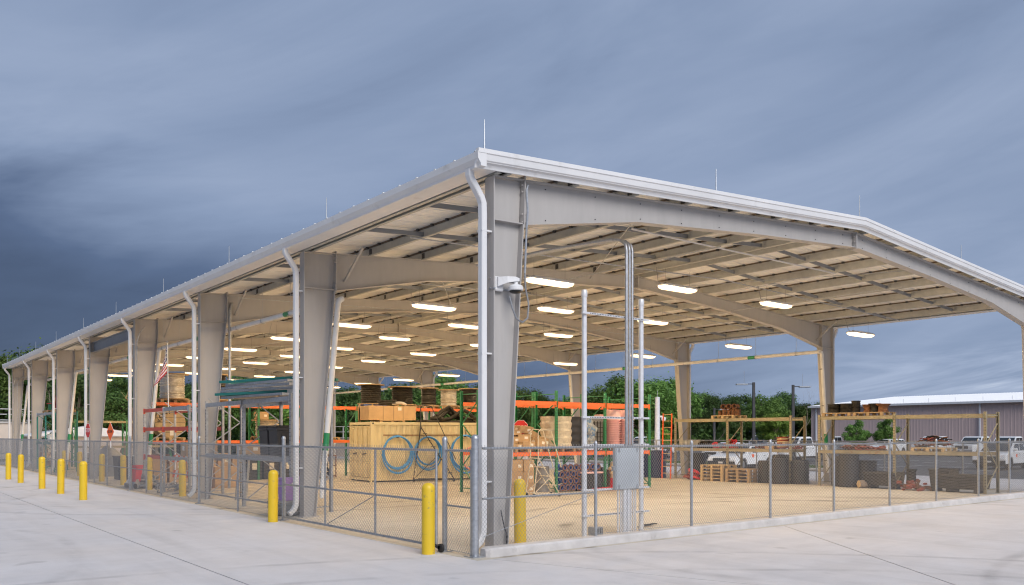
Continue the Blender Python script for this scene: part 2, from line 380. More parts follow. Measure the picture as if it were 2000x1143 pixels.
ORD = ['first', 'second', 'third', 'fourth', 'fifth', 'sixth', 'seventh', 'eighth', 'ninth', 'tenth', 'eleventh', 'twelfth',
       'thirteenth', 'fourteenth', 'fifteenth', 'sixteenth', 'seventeenth', 'eighteenth', 'nineteenth', 'twentieth']
def at(px, z, Z=0.0):
    """ground point seen at picture column px (0-2000) at view depth z"""
    l = (px - 1000) / 1643.0 * z
    return (CAMX + math.sin(TH) * z + math.cos(TH) * l, CAMY + math.cos(TH) * z - math.sin(TH) * l, Z)

# ------------------------------------------------------------------ ground
def poly_slab(name, poly, z0, z1, m, parent=None):
    b = MB(); b.prism(poly, 'z', z0, z1); return b.build(name, m, parent)
g = MB(); g.quad((-900, -900, -0.06), (1500, -900, -0.06), (1500, 1500, -0.06), (-900, 1500, -0.06))
tag(g.build('ground', 'ground'), kind='structure')
apron = thing('concrete_apron', None, None); tag(apron, kind='structure')
def shrink(poly, d):
    """inset a polygon by d so that a joint is left open between neighbours"""
    n = len(poly); ar = sum(poly[i][0]*poly[(i+1)%n][1]-poly[(i+1)%n][0]*poly[i][1] for i in range(n)); s = 1 if ar > 0 else -1
    out = []
    for i in range(n):
        p0, p1, p2 = Vector(poly[i-1]), Vector(poly[i]), Vector(poly[(i+1) % n])
        e1 = (p1-p0).normalized(); e2 = (p2-p1).normalized()
        n1 = Vector((-e1.y, e1.x))*s; n2 = Vector((-e2.y, e2.x))*s
        k = n1 + n2; out.append(tuple(p1 + k*(d/max(0.2, 0.5*k.dot(k)))))
    return out
JB = [(-4.5, 62), (-0.82, 62), (-0.82, -0.78), (-0.55, -0.78), (1.83, -7.8), (1.83, -60), (-4.5, -60)]
SL = [[(-60, -60), (-4.5, -60), (-4.5, 30.5), (-60, 30.5)], [(-60, 30.5), (-4.5, 30.5), (-4.5, 62), (-60, 62)], JB,
      [(-0.55, -0.78), (7.52, -0.78), (1.83, -7.8)], [(7.52, -0.78), (33, -0.78), (33, -60), (1.83, -60), (1.83, -7.8)],
      [(24.45, -0.78), (33, -0.78), (33, 14.0), (24.45, 14.0)], [(24.45, 14.0), (33, 14.0), (33, 62), (24.45, 62)],
      [(-0.82, 54.4), (24.45, 54.4), (24.45, 62), (-0.82, 62)]]
for p in SL: poly_slab('slab', shrink(p, 0.011), -0.2, 0.0, 'apron', apron)
jb = MB(); jb.quad((-60, -60, -0.012), (33, -60, -0.012), (33, 62, -0.012), (-60, 62, -0.012)); jb.build('joint_filler', 'joint', apron)
fl = thing('building_floor', None, None); tag(fl, kind='structure')
for i in range(4):
    for j in range(7):
        x0, x1 = (-0.82 if i == 0 else i*6.1), (24.45 if i == 3 else (i+1)*6.1)
        y0, y1 = (-0.78 if j == 0 else j*7.77), (54.4 if j == 6 else (j+1)*7.77)
        poly_slab('slab', shrink([(x0, y0), (x1, y0), (x1, y1), (x0, y1)], 0.004), -0.2, 0.0, 'floor', fl)
# kerb under the gable-end fence, rounded nose at the corner
k = MB(); K = []
prof = [(-0.66, 0.0), (-0.645, 0.12), (-0.62, 0.15), (-0.38, 0.15), (-0.355, 0.12), (-0.34, 0.0)]
xs = [(-0.52, .5), (-0.47, .85), (-0.40, 1.0), (8, 1.0), (16, 1.0), (24, 1.0), (40, 1.0)]
K = [[(x, -0.5 + (y + 0.5)*s, z*(0.75+0.25*s)) for y, z in prof] for x, s in xs]
k.loft(K, True, True); tag(k.build('kerb', 'kerb'), kind='structure')
# asphalt lot with bay markings, a planted island and its own kerb
a = MB(); a.quad((33, -80, -0.004), (99, -80, -0.004), (99, 160, -0.004), (33, 160, -0.004)); tag(a.build('parking_lot', 'asphalt'), kind='structure')
lot_marks = thing('parking_markings', None, None); tag(lot_marks, kind='structure')
for x0, x1 in ((41, 46.4), (70.5, 76.0), (52.5, 58.0)):
    for j in range(34):
        y = -20 + j*2.9
        m_ = MB(); m_.quad((x0, y, 0.001), (x1, y, 0.001), (x1, y + 0.11, 0.001), (x0, y + 0.11, 0.001)); m_.build('painted_line', 'line', lot_marks)
    m_ = MB(); m_.quad((x1, -20, 0.0015), (x1 + .11, -20, 0.0015), (x1 + .11, 76, 0.0015), (x1, 76, 0.0015)); m_.build('painted_line', 'line', lot_marks)
isl = MB(); isl.cbox(34.0, 36.0, 14, 60, -0.02, 0.14, 0.04); tag(isl.build('island_kerb', 'kerb'), kind='structure')
gr = MB()
for _ in range(9000):
    x, y = rnd.uniform(34.15, 35.85), rnd.uniform(14.2, 59.8); h = rnd.uniform(.08, .2); a_ = rnd.uniform(0, 6.28); w = .03
    gr.quad((x - w*math.cos(a_), y - w*math.sin(a_), .13), (x + w*math.cos(a_), y + w*math.sin(a_), .13), (x + rnd.uniform(-.06, .06), y + rnd.uniform(-.06, .06), .13 + h))
tag(gr.build('grass', 'grass'), 'short green grass on the kerbed island of the car park', 'grass', kind='stuff')

# ------------------------------------------------------------------ the open shed
W, LEN, BAY, RID = 23.45, 53.34, 7.62, 11.725
SL_ = 0.0655
def ztop(X): return 6.47 + SL_*min(X, W - X)          # top of rafter
shed = thing('open_storage_shed', 'long open-sided grey steel storage shed with low white metal gable roof', 'shed')
def make_column(kx=.635, kz=5.72):
    b = MB(); t = .012; fw = .125
    b.box(-0.012, 0.010, -fw, fw, 0.02, ztop(0) - 0.01)                                   # outer flange
    b.prism([(0.010, .02), (0.285, .02), (kx, kz), (kx + .03, ztop(.66) - .02), (0.010, ztop(0) - .02)], 'y', -t/2, t/2)   # web
    b.prism([(0.285, .02), (0.307, .02), (kx + .022, kz - .01), (kx, kz)], 'y', -fw, fw)           # inner flange, tapered
    return b.mesh('column', 'steel')
def stiffener(kx=.635, kz=5.72):
    b = MB(); b.prism([(0.012, kz - .02), (kx - .001, kz - .005), (kx - .001, kz + .015), (0.012, kz)], 'y', -.118, .118); return b.mesh('stiffener_plate', 'steel')
def base_plate():
    b = MB(); b.box(-0.06, 0.36, -.17, .17, 0.0, .024)
    for x in (0.03, .26):
        for y in (-.13, .13): b.lathe([(.014, .024), (.014, .08)], (x, y, 0), 6, smooth=False)
    return b.mesh('base_plate', 'steel')
def end_plate(kx=.635, kz=5.72):
    b = MB(); b.prism([(kx + .022, kz - .06), (kx + .048, kz - .06), (kx + .065, 6.58), (kx + .039, 6.58)], 'y', -.127, .127)
    for z in (kz + .04, kz + .18, 6.3, 6.42):
        for y in (-.075, .075):
            b.lathe([(.018, -.03), (.018, .07)], (kx + .03, y, z), 6, 'x', smooth=False)
    return b.mesh('knee_plate', 'steel')
def make_rafter(kx=.635, kz=5.72, zq=6.24):
    b = MB(); t = .010; fw = .115
    zb = [(kx + .051, kz + .01), (3.6, zq), (7.6, 6.585), (RID, 6.86)]
    zt = [(RID, ztop(RID) - .015), (kx + .051, ztop(kx + .051) - .015)]
    b.prism(zb + zt, 'y', -t/2, t/2)
    b.prism([(0.0, ztop(0) - .016), (RID, ztop(RID) - .016), (RID, ztop(RID)), (0.0, ztop(0))], 'y', -fw, fw)
    for (x0, z0), (x1, z1) in zip(zb, zb[1:]):
        b.prism([(x0, z0 - .018), (x1, z1 - .018), (x1, z1 - .0005), (x0, z0 - .0005)], 'y', -fw, fw)
    return b.mesh('rafter', 'steel')
def ridge_plate():
    b = MB(); b.box(RID - .02, RID + .02, -.13, .13, 6.80, ztop(RID) + .01)
    for z in (6.9, 7.0, 7.12): 
        for y in (-.07, .07): b.lathe([(.016, -.05), (.016, .05)], (RID, y, z), 6, 'x', smooth=False)
    return b.mesh('ridge_plate', 'steel')
def rafter_bolts():
    b = MB()
    for i in range(9):
        x = 1.25 + i*1.25; zb = 5.73 + (x - .686)*.175 if x < 3.6 else (6.24 + (x - 3.6)*.0862 if x < 7.6 else 6.585 + (x - 7.6)*.0667)
        for z in (zb + .07, ztop(x) - .09):
            b.lathe([(.010, -.020), (.010, .020)], (x, 0, z), 6, 'y', smooth=False)
    return b.mesh('bolt', 'dark')
mrb = rafter_bolts()
mc, ms_, mb_, mp_, mr_, mrp = make_column(), stiffener(), base_plate(), end_plate(), make_rafter(), ridge_plate()
KI = (.80, 5.60)
INT = (make_column(*KI), stiffener(*KI), end_plate(*KI), make_rafter(*KI, 6.17)); END = (mc, ms_, mp_, mr_)
for n in range(8):
    y = BAY*n; mc, ms_, mp_, mr_ = END if n in (0, 7) else INT
    for side in (0, 1):
        loc = (W if side else 0, y, 0); sc = (-1, 1, 1) if side else (1, 1, 1)
        c = link('column', mc, shed, loc, 0, sc)
        link('stiffener_plate', ms_, c); link('base_plate', mb_, c); link('knee_plate', mp_, c)
        rf = link('rafter', mr_, shed, loc, 0, sc); 
        if n in (0, 7): link('bolt', mrb, rf)['kind'] = 'stuff'
    link('ridge_plate', mrp, shed, (0, y, 0))
# portal frame in one bay of the gated side
pf = MB(); pf.box(0.06, .30, 30.68, 30.95, 0, 6.2); pf.box(0.16, .20, 30.6, 30.68, 0, 6.2); pf.build('portal_post', 'steel', shed)
pf = MB(); pf.box(0.06, .30, 23.1, 23.35, 0, 6.2); pf.build('portal_post', 'steel', shed)
pf = MB(); pf.box(.08, .28, 22.95, 30.5, 6.2, 6.225); pf.box(.08, .28, 22.95, 30.5, 5.78, 5.805); pf.box(.172, .184, 22.95, 30.5, 5.8, 6.2); pf.build('portal_beam', 'bluesteel', shed)
# purlins: Z sections that run the whole length
Y0, Y1 = -0.24, LEN + 0.24
PD = 0.215
def zee(y0, y1):
    b = MB(); t = .006
    b.box(-t/2, t/2, y0, y1, 0.0, PD); b.box(t/2, .075, y0, y1, PD - t, PD); b.box(-.075, -t/2, y0, y1, 0.0, t)
    b.box(.075 - t, .075, y0, y1, PD - .025, PD - t); b.box(-.075, -.075 + t, y0, y1, t, .025)
    return b.mesh('purlin', 'galvp')
mz = zee(Y0, Y1)
NP = 8
PX = [0.28 + (RID - 0.55)*i/(NP - 1) for i in range(NP)]
for i, X in enumerate(PX):
    for side in (0, 1):
        link('purlin', mz, shed, (W - X if side else X, 0, ztop(X) + .002), 0, (-1, 1, 1) if side else (1, 1, 1))
PWID_ = (Y1 - Y0 + .12)/88
tb = MB(); tb.box(-.02, .08, Y0, Y1, PD + .001, PD + .044); mtb = tb.mesh('thermal_block', 'thermal')
pc = MB()
for i in range(88):
    y = Y0 - .06 + PWID_*i + .06
    pc.box(-.07, -.021, y - .04, y + .04, PD - .012, PD + .044); pc.box(.081, .12, y - .04, y + .04, PD - .006, PD + .044)
mpc = pc.mesh('panel_clip', 'dark')
for X in PX:
    for side in (0, 1):
        o = link('panel_clip', mpc, shed, (W - X if side else X, 0, ztop(X) + .002), 0, (-1, 1, 1) if side else (1, 1, 1)); o['kind'] = 'stuff'
for X in PX:
    for side in (0, 1): link('thermal_block', mtb, shed, (W - X if side else X, 0, ztop(X) + .002), 0, (-1, 1, 1) if side else (1, 1, 1))
# eave struts
es = MB(); es.box(-.0, .008, Y0, Y1, 0, PD); es.box(.008, .09, Y0, Y1, 0, .006); es.box(.008, .09, Y0, Y1, PD - .006, PD); me_es = es.mesh('eave_strut', 'galvp')
for side in (0, 1): link('eave_strut', me_es, shed, (W + .02 if side else -.02, 0, ztop(0) + .004), 0, (-1, 1, 1) if side else (1, 1, 1))
# purlin clips at each frame
cl = MB(); cl.box(-.016, -.004, -.06, .06, 0, .19); cl.box(-.10, -.016, -.06, .06, 0, .01); mcl = cl.mesh('purlin_clip', 'dark')
for n in range(8):
    for X in PX:
        for side in (0, 1): link('purlin_clip', mcl, shed, (W - X if side else X, BAY*n, ztop(X) + .003), 0, (-1, 1, 1) if side else (1, 1, 1))
# bridging channels between the purlins
br = MB()
br.prism([(0.3, ztop(.3) + .05), (RID - .3, ztop(RID - .3) + .05), (RID - .3, ztop(RID - .3) + .15), (.3, ztop(.3) + .15)], 'y', -.003, .003)
br.prism([(0.3, ztop(.3) + .05), (RID - .3, ztop(RID - .3) + .05), (RID - .3, ztop(RID - .3) + .055), (.3, ztop(.3) + .055)], 'y', .003, .04)
mbr = br.mesh('bridging_channel', 'bluesteel')
for n in range(7):
    for dy in (2.54, 5.08):
        for side in (0, 1): link('bridging_channel', mbr, shed, (W if side else 0, BAY*n + dy, 0), 0, (-1, 1, 1) if side else (1, 1, 1))
# flange braces by each knee and along the rafters
fb = MB(); fb.bar((1.12, 0.02, 5.86), (1.15, 0.92, 6.56), .05, .05); mfb = fb.mesh('flange_brace', 'steel')
for n in range(8):
    for side in (0, 1):
        link('flange_brace', mfb, shed, (W if side else 0, BAY*n, 0), 0, (-1 if side else 1, -1 if n else 1, 1))
# roof panels with standing ribs
PWID = (Y1 - Y0 + .12)/88
def roof_panel():
    b = MB(); x0, x1 = -0.50, RID
    yy = [0.0, .03, .045, .075, .09, .20, .215, .235, .25, .36, .375, .395, .41, PWID - .0005]
    dz = [.0, .0, .036, .036, .0, .0, .012, .012, .0, .0, .012, .012, .0, .0]
    top = [(y, PD + .052 + d) for y, d in zip(yy, dz)]
    r0 = [(x0, y, ztop(0) + SL_*(x0) + z) for y, z in top]; r1 = [(x1, y, ztop(RID) + z) for y, z in top]
    r0 += [(x0, y, z - .006) for (x, y, z) in reversed(r0)]; r1 += [(x1, y, z - .006) for (x, y, z) in reversed(r1)]
    b.loft([r0, r1]); return b.mesh('roof_panel', 'roof')
mrf = roof_panel()
for i in range(88):
    y = Y0 - .06 + PWID*i
    link('roof_panel', mrf, shed, (0, y, 0)); link('roof_panel', mrf, shed, (W, y, 0), 0, (-1, 1, 1))
rc = MB(); zr = ztop(RID) + PD + .115
rc.prism([(RID - .35, zr - .023), (RID, zr + .003), (RID + .35, zr - .023), (RID + .35, zr - .015), (RID, zr + .012), (RID - .35, zr - .015)], 'y', Y0 - .07, Y1 + .07); rc.build('ridge_cap', 'roof', shed)
# rake trim along both gables: stepped cornice profile (distance out from gable, height)
RP = [(0.0, .335), (-.085, .335), (-.088, .262), (-.072, .252), (-.060, .15), (-.036, .130), (-.040, .122), (.004, .098), (.022, .062), (.03, .032), (.045, .028), (.06, .05), (.0, .20)]
def rake(side_y, sgn):
    for side in (0, 1):
        b = MB(); rings = []
        for X in (-.52, RID):
            rings.append([((W - X) if side else X, side_y + sgn*p, ztop(0) + SL_*X - .015 + q) for p, q in RP])
        b.loft(rings); b.build('rake_trim', 'white', shed)
rake(Y0 - .06, 1); rake(Y1 + .06, -1)
# eave gutters: moulded front, open trough
GP = [(-.35, .225), (-.52, .238), (-.535, .23), (-.53, .12), (-.50, .075), (-.475, .045), (-.47, .0), (-.36, .0), (-.352, .01), (-.352, .1), (-.352, .20)]
for side in (0, 1):
    b = MB(); rings = []
    for y in (Y0 - .14, Y1 + .14):
        rings.append([((W - p) if side else p, y, ztop(0) + q) for p, q in GP])
    b.loft(rings); b.build('gutter', 'white', shed)
    b = MB(); b.box(*( (W + .06, W + .345) if side else (-.345, -.06) ), Y0, Y1, ztop(0) + .012, ztop(0) + .022); b.build('soffit_trim', 'white', shed)
# downspouts
def downspout(kick):
    b = MB(); pts = [(-.43, 0, 6.50), (-.43, 0, 6.40), (-.40, 0, 6.33), (-.30, 0, 6.20), (-.20, 0, 6.06), (-.165, 0, 5.97), (-.16, 0, 5.8), (-.16, 0, .42), (-.17, 0, .30), (-.22, 0, .19), (-.30, 0, .12), (-.34, 0, .09)]
    rings = []
    for i, p in enumerate(pts):
        d = (Vector(pts[min(i+1, len(pts)-1)]) - Vector(pts[max(i-1, 0)])).normalized(); s = Vector((0, 1, 0)); t = d.cross(s)
        c = Vector(p); w, h, e = .066, .056, .014
        rings.append([c + s*u + t*v for u, v in ((-w+e, -h), (w-e, -h), (w, -h+e), (w, h-e), (w-e, h), (-w+e, h), (-w, h-e), (-w, -h+e))])
    b.loft(rings); return b.mesh('downspout', 'white')
mds = downspout(1)
st = MB(); st.box(-.219, -.012, -.069, .069, -.014, .014); mst = st.mesh('strap', 'white')
for n in range(8):
    for side in (0, 1):
        d = link('downspout', mds, shed, (W if side else 0, BAY*n + (.01 if n else -.0), 0), 0, (-1, 1, 1) if side else (1, 1, 1))
        for z in (1.2, 3.4, 5.5): link('strap', mst, d, (0, 0, z))
# lightning rods
lr = MB(); lr.tube([(0, 0, 0), (0, 0, .56)], [.015, .008], 6); lr.box(-.04, .04, -.04, .04, -.03, .012); mlr = lr.mesh('lightning_rod', 'galv')
for y in (-.22, 5.73, 11.84, 18.08, 24.47, 30.34, 36.7, 42.6, 48.2, 53.4):
    for side in (0, 1): link('lightning_rod', mlr, shed, (W + .28 if side else -.28, y, ztop(0) + PD + .07))
for X in (5.9, RID, 17.5): link('lightning_rod', mlr, shed, (X, -.2, ztop(X) + PD + (.15 if X == RID else .07)))
# rainwater pipes inside the eaves: horizontal run, drops down every other column, hangers, green bands
PZ = 5.40
for side in (0, 1):
    fx = (lambda x: W - x) if side else (lambda x: x)
    top = MB(); top.tube([(fx(1.0), 7.50, PZ), (fx(1.0), LEN, PZ)], .072, 12); top.build('rain_pipe', 'pipe', shed)
    for n in (1, 3, 5, 7):
        y = BAY*n
        d = MB(); d.tube([(fx(1.0), y - .12, PZ), (fx(.94), y - .13, PZ - .02), (fx(.89), y - .13, PZ - .10), (fx(.875), y - .13, PZ - .22), (fx(.535), y - .13, 1.5), (fx(.465), y - .13, .72), (fx(.445), y - .13, .45)], [.072, .075, .075, .072, .072, .072, .05], 12)
        dd = d.build('rain_pipe', 'pipe', shed)
        gb = MB(); gb.tube([(fx(.586), y - .13, 2.05), (fx(.546), y - .13, 1.62)], .0745, 12); gb.build('green_band', 'green_tape', dd)
        ck = MB()
        for z in (4.7, 3.2, .95):
            xx = .875 - (.875 - .535)*(PZ - .22 - z)/(PZ - .22 - 1.5)
            ck.box(fx(xx) - .085, fx(xx) + .085, y - .15, y - .04, z - .015, z + .015)
        ck.build('pipe_clamp', 'dark', dd)
    hg = MB(); hg.tube([(0, 0, PZ + .085), (0, 0, 6.45)], .006, 5); hg.tube([(.08*math.cos(a), 0, PZ + .015 + .1*math.sin(a)) for a in [i*math.pi/6 for i in range(13)]], .008, 5); hg.box(-.085, .085, -.05, .05, PZ - .08, PZ - .07); mh = hg.mesh('pipe_hanger', 'galv')
    for i in range(23): link('pipe_hanger', mh, shed, (fx(1.0), 8.6 + 2.0*i, 0))
    for y in (10.6, 18.2, 27.4, 35.0, 42.0):
        gb = MB(); gb.tube([(fx(1.0), y, PZ), (fx(1.0), y + .38, PZ)], .0745, 12); gb.build('green_band', 'green_tape', shed)
# lighting conduits under the purlins, one per light row, and the feed along the building
for i in range(10):
    y = 3.85 + 5.12*i + .25
    c = MB(); c.tube([(0.9, y, 6.30), (RID, y, 6.62), (W - 1.2, y, 6.30)], .016, 6); c.build('conduit', 'galv', shed)
for X in (7.1, 15.6):
    c = MB(); c.tube([(X, .6, 6.35), (X, LEN - 1, 6.35)], .016, 6); c.build('conduit', 'galv', shed)
c = MB(); c.tube([(5.1, 1.5, 6.62), (13.4, 1.5, 6.62), (13.5, 1.52, 6.62), (13.5, 5.0, 6.60)], .02, 6); c.build('conduit', 'white', shed)
c = MB()
for n in range(7):
    for X in (4.0, 16.0):
        c.tube([(X, BAY*n + .15, ztop(X) - .12), (X + 5.5*(1 if X < 8 else -1), BAY*(n + 1) - .15, ztop(X + 4) - .1)], .011, 5)
c.build('rod_bracing', 'galv', shed)
# conduits on the columns
def cond(pts, r=.021, m='galv', nm='conduit'):
    b = MB(); b.tube(pts, r, 8); return b.build(nm, m, shed)
cond([(.74, -.13, 6.42), (.70, -.14, 6.33), (.70, -.15, 6.2), (.72, -.15, 5.95), (.69, -.15, 5.6), (.655, -.15, 4.85)], .020)
cond([(.655, -.15, 4.85), (.66, -.16, 4.6), (.70, -.2, 4.3), (.66, -.22, 4.05), (.52, -.24, 3.96), (.38, -.25, 4.02), (.30, -.24, 4.2), (.27, -.2, 4.40)], .016, 'hoseg', 'flexible_conduit')
cond([(.90, BAY*2 - .13, .3), (.92, BAY*2 - .13, 6.0), (1.0, BAY*2 - .05, 6.2), (1.15, BAY*2 + .2, 6.35)], .05)
cond([(.06, BAY*3 - .13, .4), (.06, BAY*3 - .13, 5.6), (.16, BAY*3 - .13, 5.95), (.35, BAY*3 - .13, 6.2)], .02)
for x in (.05, .28): cond([(x, BAY*7 - .13, .3), (x, BAY*7 - .13, 5.4), (x + .12, BAY*7 - .13, 5.8), (x + .9, BAY*7 - .13, 5.95)], .02)
c = MB(); c.tube([(.30, -.10, .02), (.30, -.10, .25)], .022, 8); c.tube([(.30, -.10, .25), (.22, -.12, .4), (.17, -.12, .6), (.2, -.05, .7)], .010, 6); c.build('ground_lead', 'dark', shed)
# security camera, fixed on the corner column
sc_ = thing('security_camera', 'white dome security camera on bracket arm fixed to the corner column', 'camera', (0.03, 0, 4.62))
b = MB(); b.box(-.06, -.03, -.16, -.012, -.11, -.09); b.box(-.06, .55, -.04, -.02, .075, .095); b.box(-.06, .55, -.04, -.02, -.095, -.075); b.build('clamp_bar', 'galv', sc_)
b = MB(); b.cbox(0.0, .20, -.10, -.02, -.13, .12, .02); b.build('wall_box', 'white', sc_)
b = MB(); b.loft([[(x, -.20 + dy - s*.16, z) for dy, z in ((-.05, lo), (.05, lo), (.05, hi), (-.05, hi))] for x, s, lo, hi in ((.04, -.7, -.06, .10), (.16, 0, -.0, .11), (.30, .3, .03, .11), (.38, .35, .04, .09))]); b.build('arm', 'white', sc_)
b = MB(); b.lathe([(.035, .06), (.04, -.01), (.11, -.035), (.13, -.06), (.13, -.11), (.115, -.125)], (.34, -.25, 0), 20); b.build('dome_housing', 'white', sc_)
b = MB(); b.lathe([(.112, -.12), (.105, -.145), (.07, -.165), (.02, -.172)], (.34, -.25, 0), 20); b.build('dome_lens', 'chrome', sc_)

# ------------------------------------------------------------------ hanging lights
LX = [(4.7, 5.73), (9.4, 6.08), (14.05, 6.08), (19.05, 5.52)]
PL = ['nearest the gated side', 'left of the ridge', 'right of the ridge', 'nearest the car park side']
def make_light():
    t = thing('hanging_light', 'x', 'light', group='hanging lights under the shed roof')
    hl, hw = .74, .16
    def ring(s, z): 
        return [(sx*(hl*s - .12) + sx*.12*math.cos(a)*s, sy*(hw*s - .11) + sy*.11*math.sin(a)*s, z) for sx, sy, aa in ((1, 1, (0, 30, 60, 90)), (-1, 1, (90, 60, 30, 0)), (-1, -1, (0, 30, 60, 90)), (1, -1, (90, 60, 30, 0))) for a in map(R, aa)]
    b = MB(); b.loft([ring(1.0, .0), ring(1.02, .02), ring(.98, .05), ring(.75, .085)]); b.build('housing', 'white', t)
    b = MB(); b.loft([ring(.97, -.002), ring(.95, -.045), ring(.85, -.075)], False, True); b.build('lens', 'lens', t)
    b = MB()
    for x in (-.5, .5): b.tube([(x, 0, .085), (x, 0, .5)], .003, 4); b.box(x - .03, x + .03, -.02, .02, .07, .10)
    b.build('hanging_wire', 'dark', t)
    b = MB(); b.tube([(-.66, 0, .05), (-.78, .02, .10), (-.72, .1, .3), (-.6, .25, .55)], .008, 5); b.build('cord', 'hoseg', t)
    return t
li0 = None
for i in range(10):
    for j, (x, z) in enumerate(LX):
        lab = 'lit strip light in the %s row from the front gable, %s' % (ORD[i], PL[j])
        if li0 is None: li0 = make_light(); li0.location = (x, 3.85, z); li0['label'] = lab
        else: copy_tree(li0, (x, 3.85 + 5.12*i, z), 0, lab)

# ------------------------------------------------------------------ chain link fences and gates
_cl = {}
def link_mesh(Lm, H, barbs=True):
    key = (round(Lm, 2), round(H, 2), barbs)
    if key in _cl: return _cl[key]
    b = MB(); w, h, r = .066, .080, .0021; k = w/h
    def wire(p, q, off):
        p = Vector(p); q = Vector(q); d = (q - p).normalized(); n = Vector((0, 1, 0)); s = d.cross(n)
        ring = [n*r*1.2, -n*r*.6 + s*r, -n*r*.6 - s*r]
        o = Vector((0, off, 0)); b.loft([[p + o + e for e in ring], [q + o + e for e in ring]], False, False)
    n0 = int(H*k/w) + 2
    for i in range(-n0, int(Lm/w) + n0 + 1):
        for sg in (1, -1):
            x0 = i*w + (0 if sg == 1 else 0)
            z0, z1 = 0.0, H; xa, xb = x0, x0 + sg*H*k
            # clip to 0..Lm
            def clip(xa, za, xb, zb):
                pts = []
                for (x, z, x2, z2) in ((xa, za, xb, zb), (xb, zb, xa, za)):
                    if x < 0: 
                        if x2 <= 0: return None
                        t = (0 - x)/(x2 - x); x, z = 0, z + (z2 - z)*t
                    elif x > Lm:
                        if x2 >= Lm: return None
                        t = (Lm - x)/(x2 - x); x, z = Lm, z + (z2 - z)*t
                    pts.append((x, z))
                return pts
            c = clip(xa, z0, xb, z1)
            if c and abs(c[0][1] - c[1][1]) > .01: wire((c[0][0], 0, c[0][1]), (c[1][0], 0, c[1][1]), .0025*sg)
    if barbs:
        for i in range(int(Lm/w) + 1):
            x = min(i*w, Lm); wire((x - .004, 0, H - .005), (x - .004, 0, H + .045), .002); wire((x + .004, 0, H - .005), (x + .006, 0, H + .045), -.002)
    _cl[key] = b.mesh('chain_link_mesh', 'wire'); return _cl[key]
def post_mesh(r, h, plate=False):
    b = MB(); b.lathe([(r, 0), (r, h - .02), (r*1.12, h - .02), (r*1.12, h + .01), (r*.9, h + .04), (r*.35, h + .06)], n=14)
    if plate: b.box(-r*2.2, r*2.2, -r*2.2, r*2.2, 0, .02)
    return b.mesh('post', 'galv')
P_line, P_term, P_big = post_mesh(.030, 1.70), post_mesh(.045, 1.92, True), post_mesh(.062, 1.95, True)
def rail(parent, p, q, r=.021, nm='rail'):
    b = MB(); b.tube([p, q], r, 8); return b.build(nm, 'galv', parent)
def fence(label, pts, axis, fixed, z0, big=(), skip=(), mid=True, top=1.74):
    """pts: running coordinates of the posts; axis 'x' or 'y'"""
    P = lambda t, z, d=0: (t, fixed + d, z) if axis == 'x' else (fixed + d, t, z)
    f = thing('chain_link_fence', label, 'fence', (0, 0, 0))
    for i, t in enumerate(pts):
        link('post', P_term if i in big else P_line, f, P(t, z0))
    for i, (a, c) in enumerate(zip(pts, pts[1:])):
        if i in skip: continue
        rail(f, P(a + .03, z0 + top), P(c - .03, z0 + top))
        if mid: rail(f, P(a + .03, z0 + .80), P(c - .03, z0 + .80), .018)
        o = link('chain_link_mesh', link_mesh(c - a - .04, top + .01 - .03), f, P(a + .02, z0 + .03, -.028 if axis == 'x' else -.028), R(90) if axis == 'y' else 0)
        o['kind'] = 'stuff'
        b = MB(); b.tube([P(a, z0 + .05, -.03), P(c, z0 + .05, -.03)], .004, 4); b.build('tension_wire', 'galv', f)
    return f
# gable end, on the kerb
FR = [-0.56, 2.08, 4.78, 7.48, 10.08, 12.75, 15.35, 18.05, 20.3, 22.9, 25.5]
ff = fence('chain link fence on the concrete kerb along the front gable end', FR[1:], 'x', -0.46, .14, top=1.64, mid=False)
# first stretch has a mid rail, runs from the corner post and carries a truss rod
rail(ff, (-.5, -.46, 1.78), (2.05, -.46, 1.78)); rail(ff, (-.5, -.46, .95), (2.05, -.46, .95), .018)
o = link('chain_link_mesh', link_mesh(2.58, 1.62), ff, (-.54, -.488, .17)); o['kind'] = 'stuff'
b = MB(); b.tube([(-.5, -.47, .32), (2.05, -.47, .93)], .006, 5); b.build('truss_rod', 'galv', ff)
link('post', P_big, ff, (-.62, -.42, 0))
bands = MB()
for z in (.3, .62, .95, 1.3, 1.6, 1.78): bands.lathe([(.068, z - .012), (.068, z + .012)], (-.62, -.42, 0), 14)
bands.build('tension_band', 'galv', ff)
# left side, ends at the gate
LF = [7.19, 10.12, 13.21, 16.99, 18.71, 20.74, 24.23, 26.44, 28.52, 32.09, 33.77, 35.73, 38.16, 41.01, 43.53, 46.6, 50.96, 52.85, 55.9]
f2 = fence('long chain link fence beside the yellow bollards on the gated side', LF, 'y', -.66, 0, big=(0, 2, 5))
rail(f2, (-.66, 7.25, 1.40), (-.66, 13.1, 1.40)); rail(f2, (-.66, 7.25, .35), (-.66, 13.1, .35))
f3 = fence('narrow chain link panel between the two gate posts by the corner', [-.36, .44], 'y', -.64, 0, big=(1,))
f4 = fence('chain link fence along the car park side behind the tan racks', [-.4 + 3.05*i for i in range(19)], 'x' if False else 'y', 24.2, 0, mid=False)
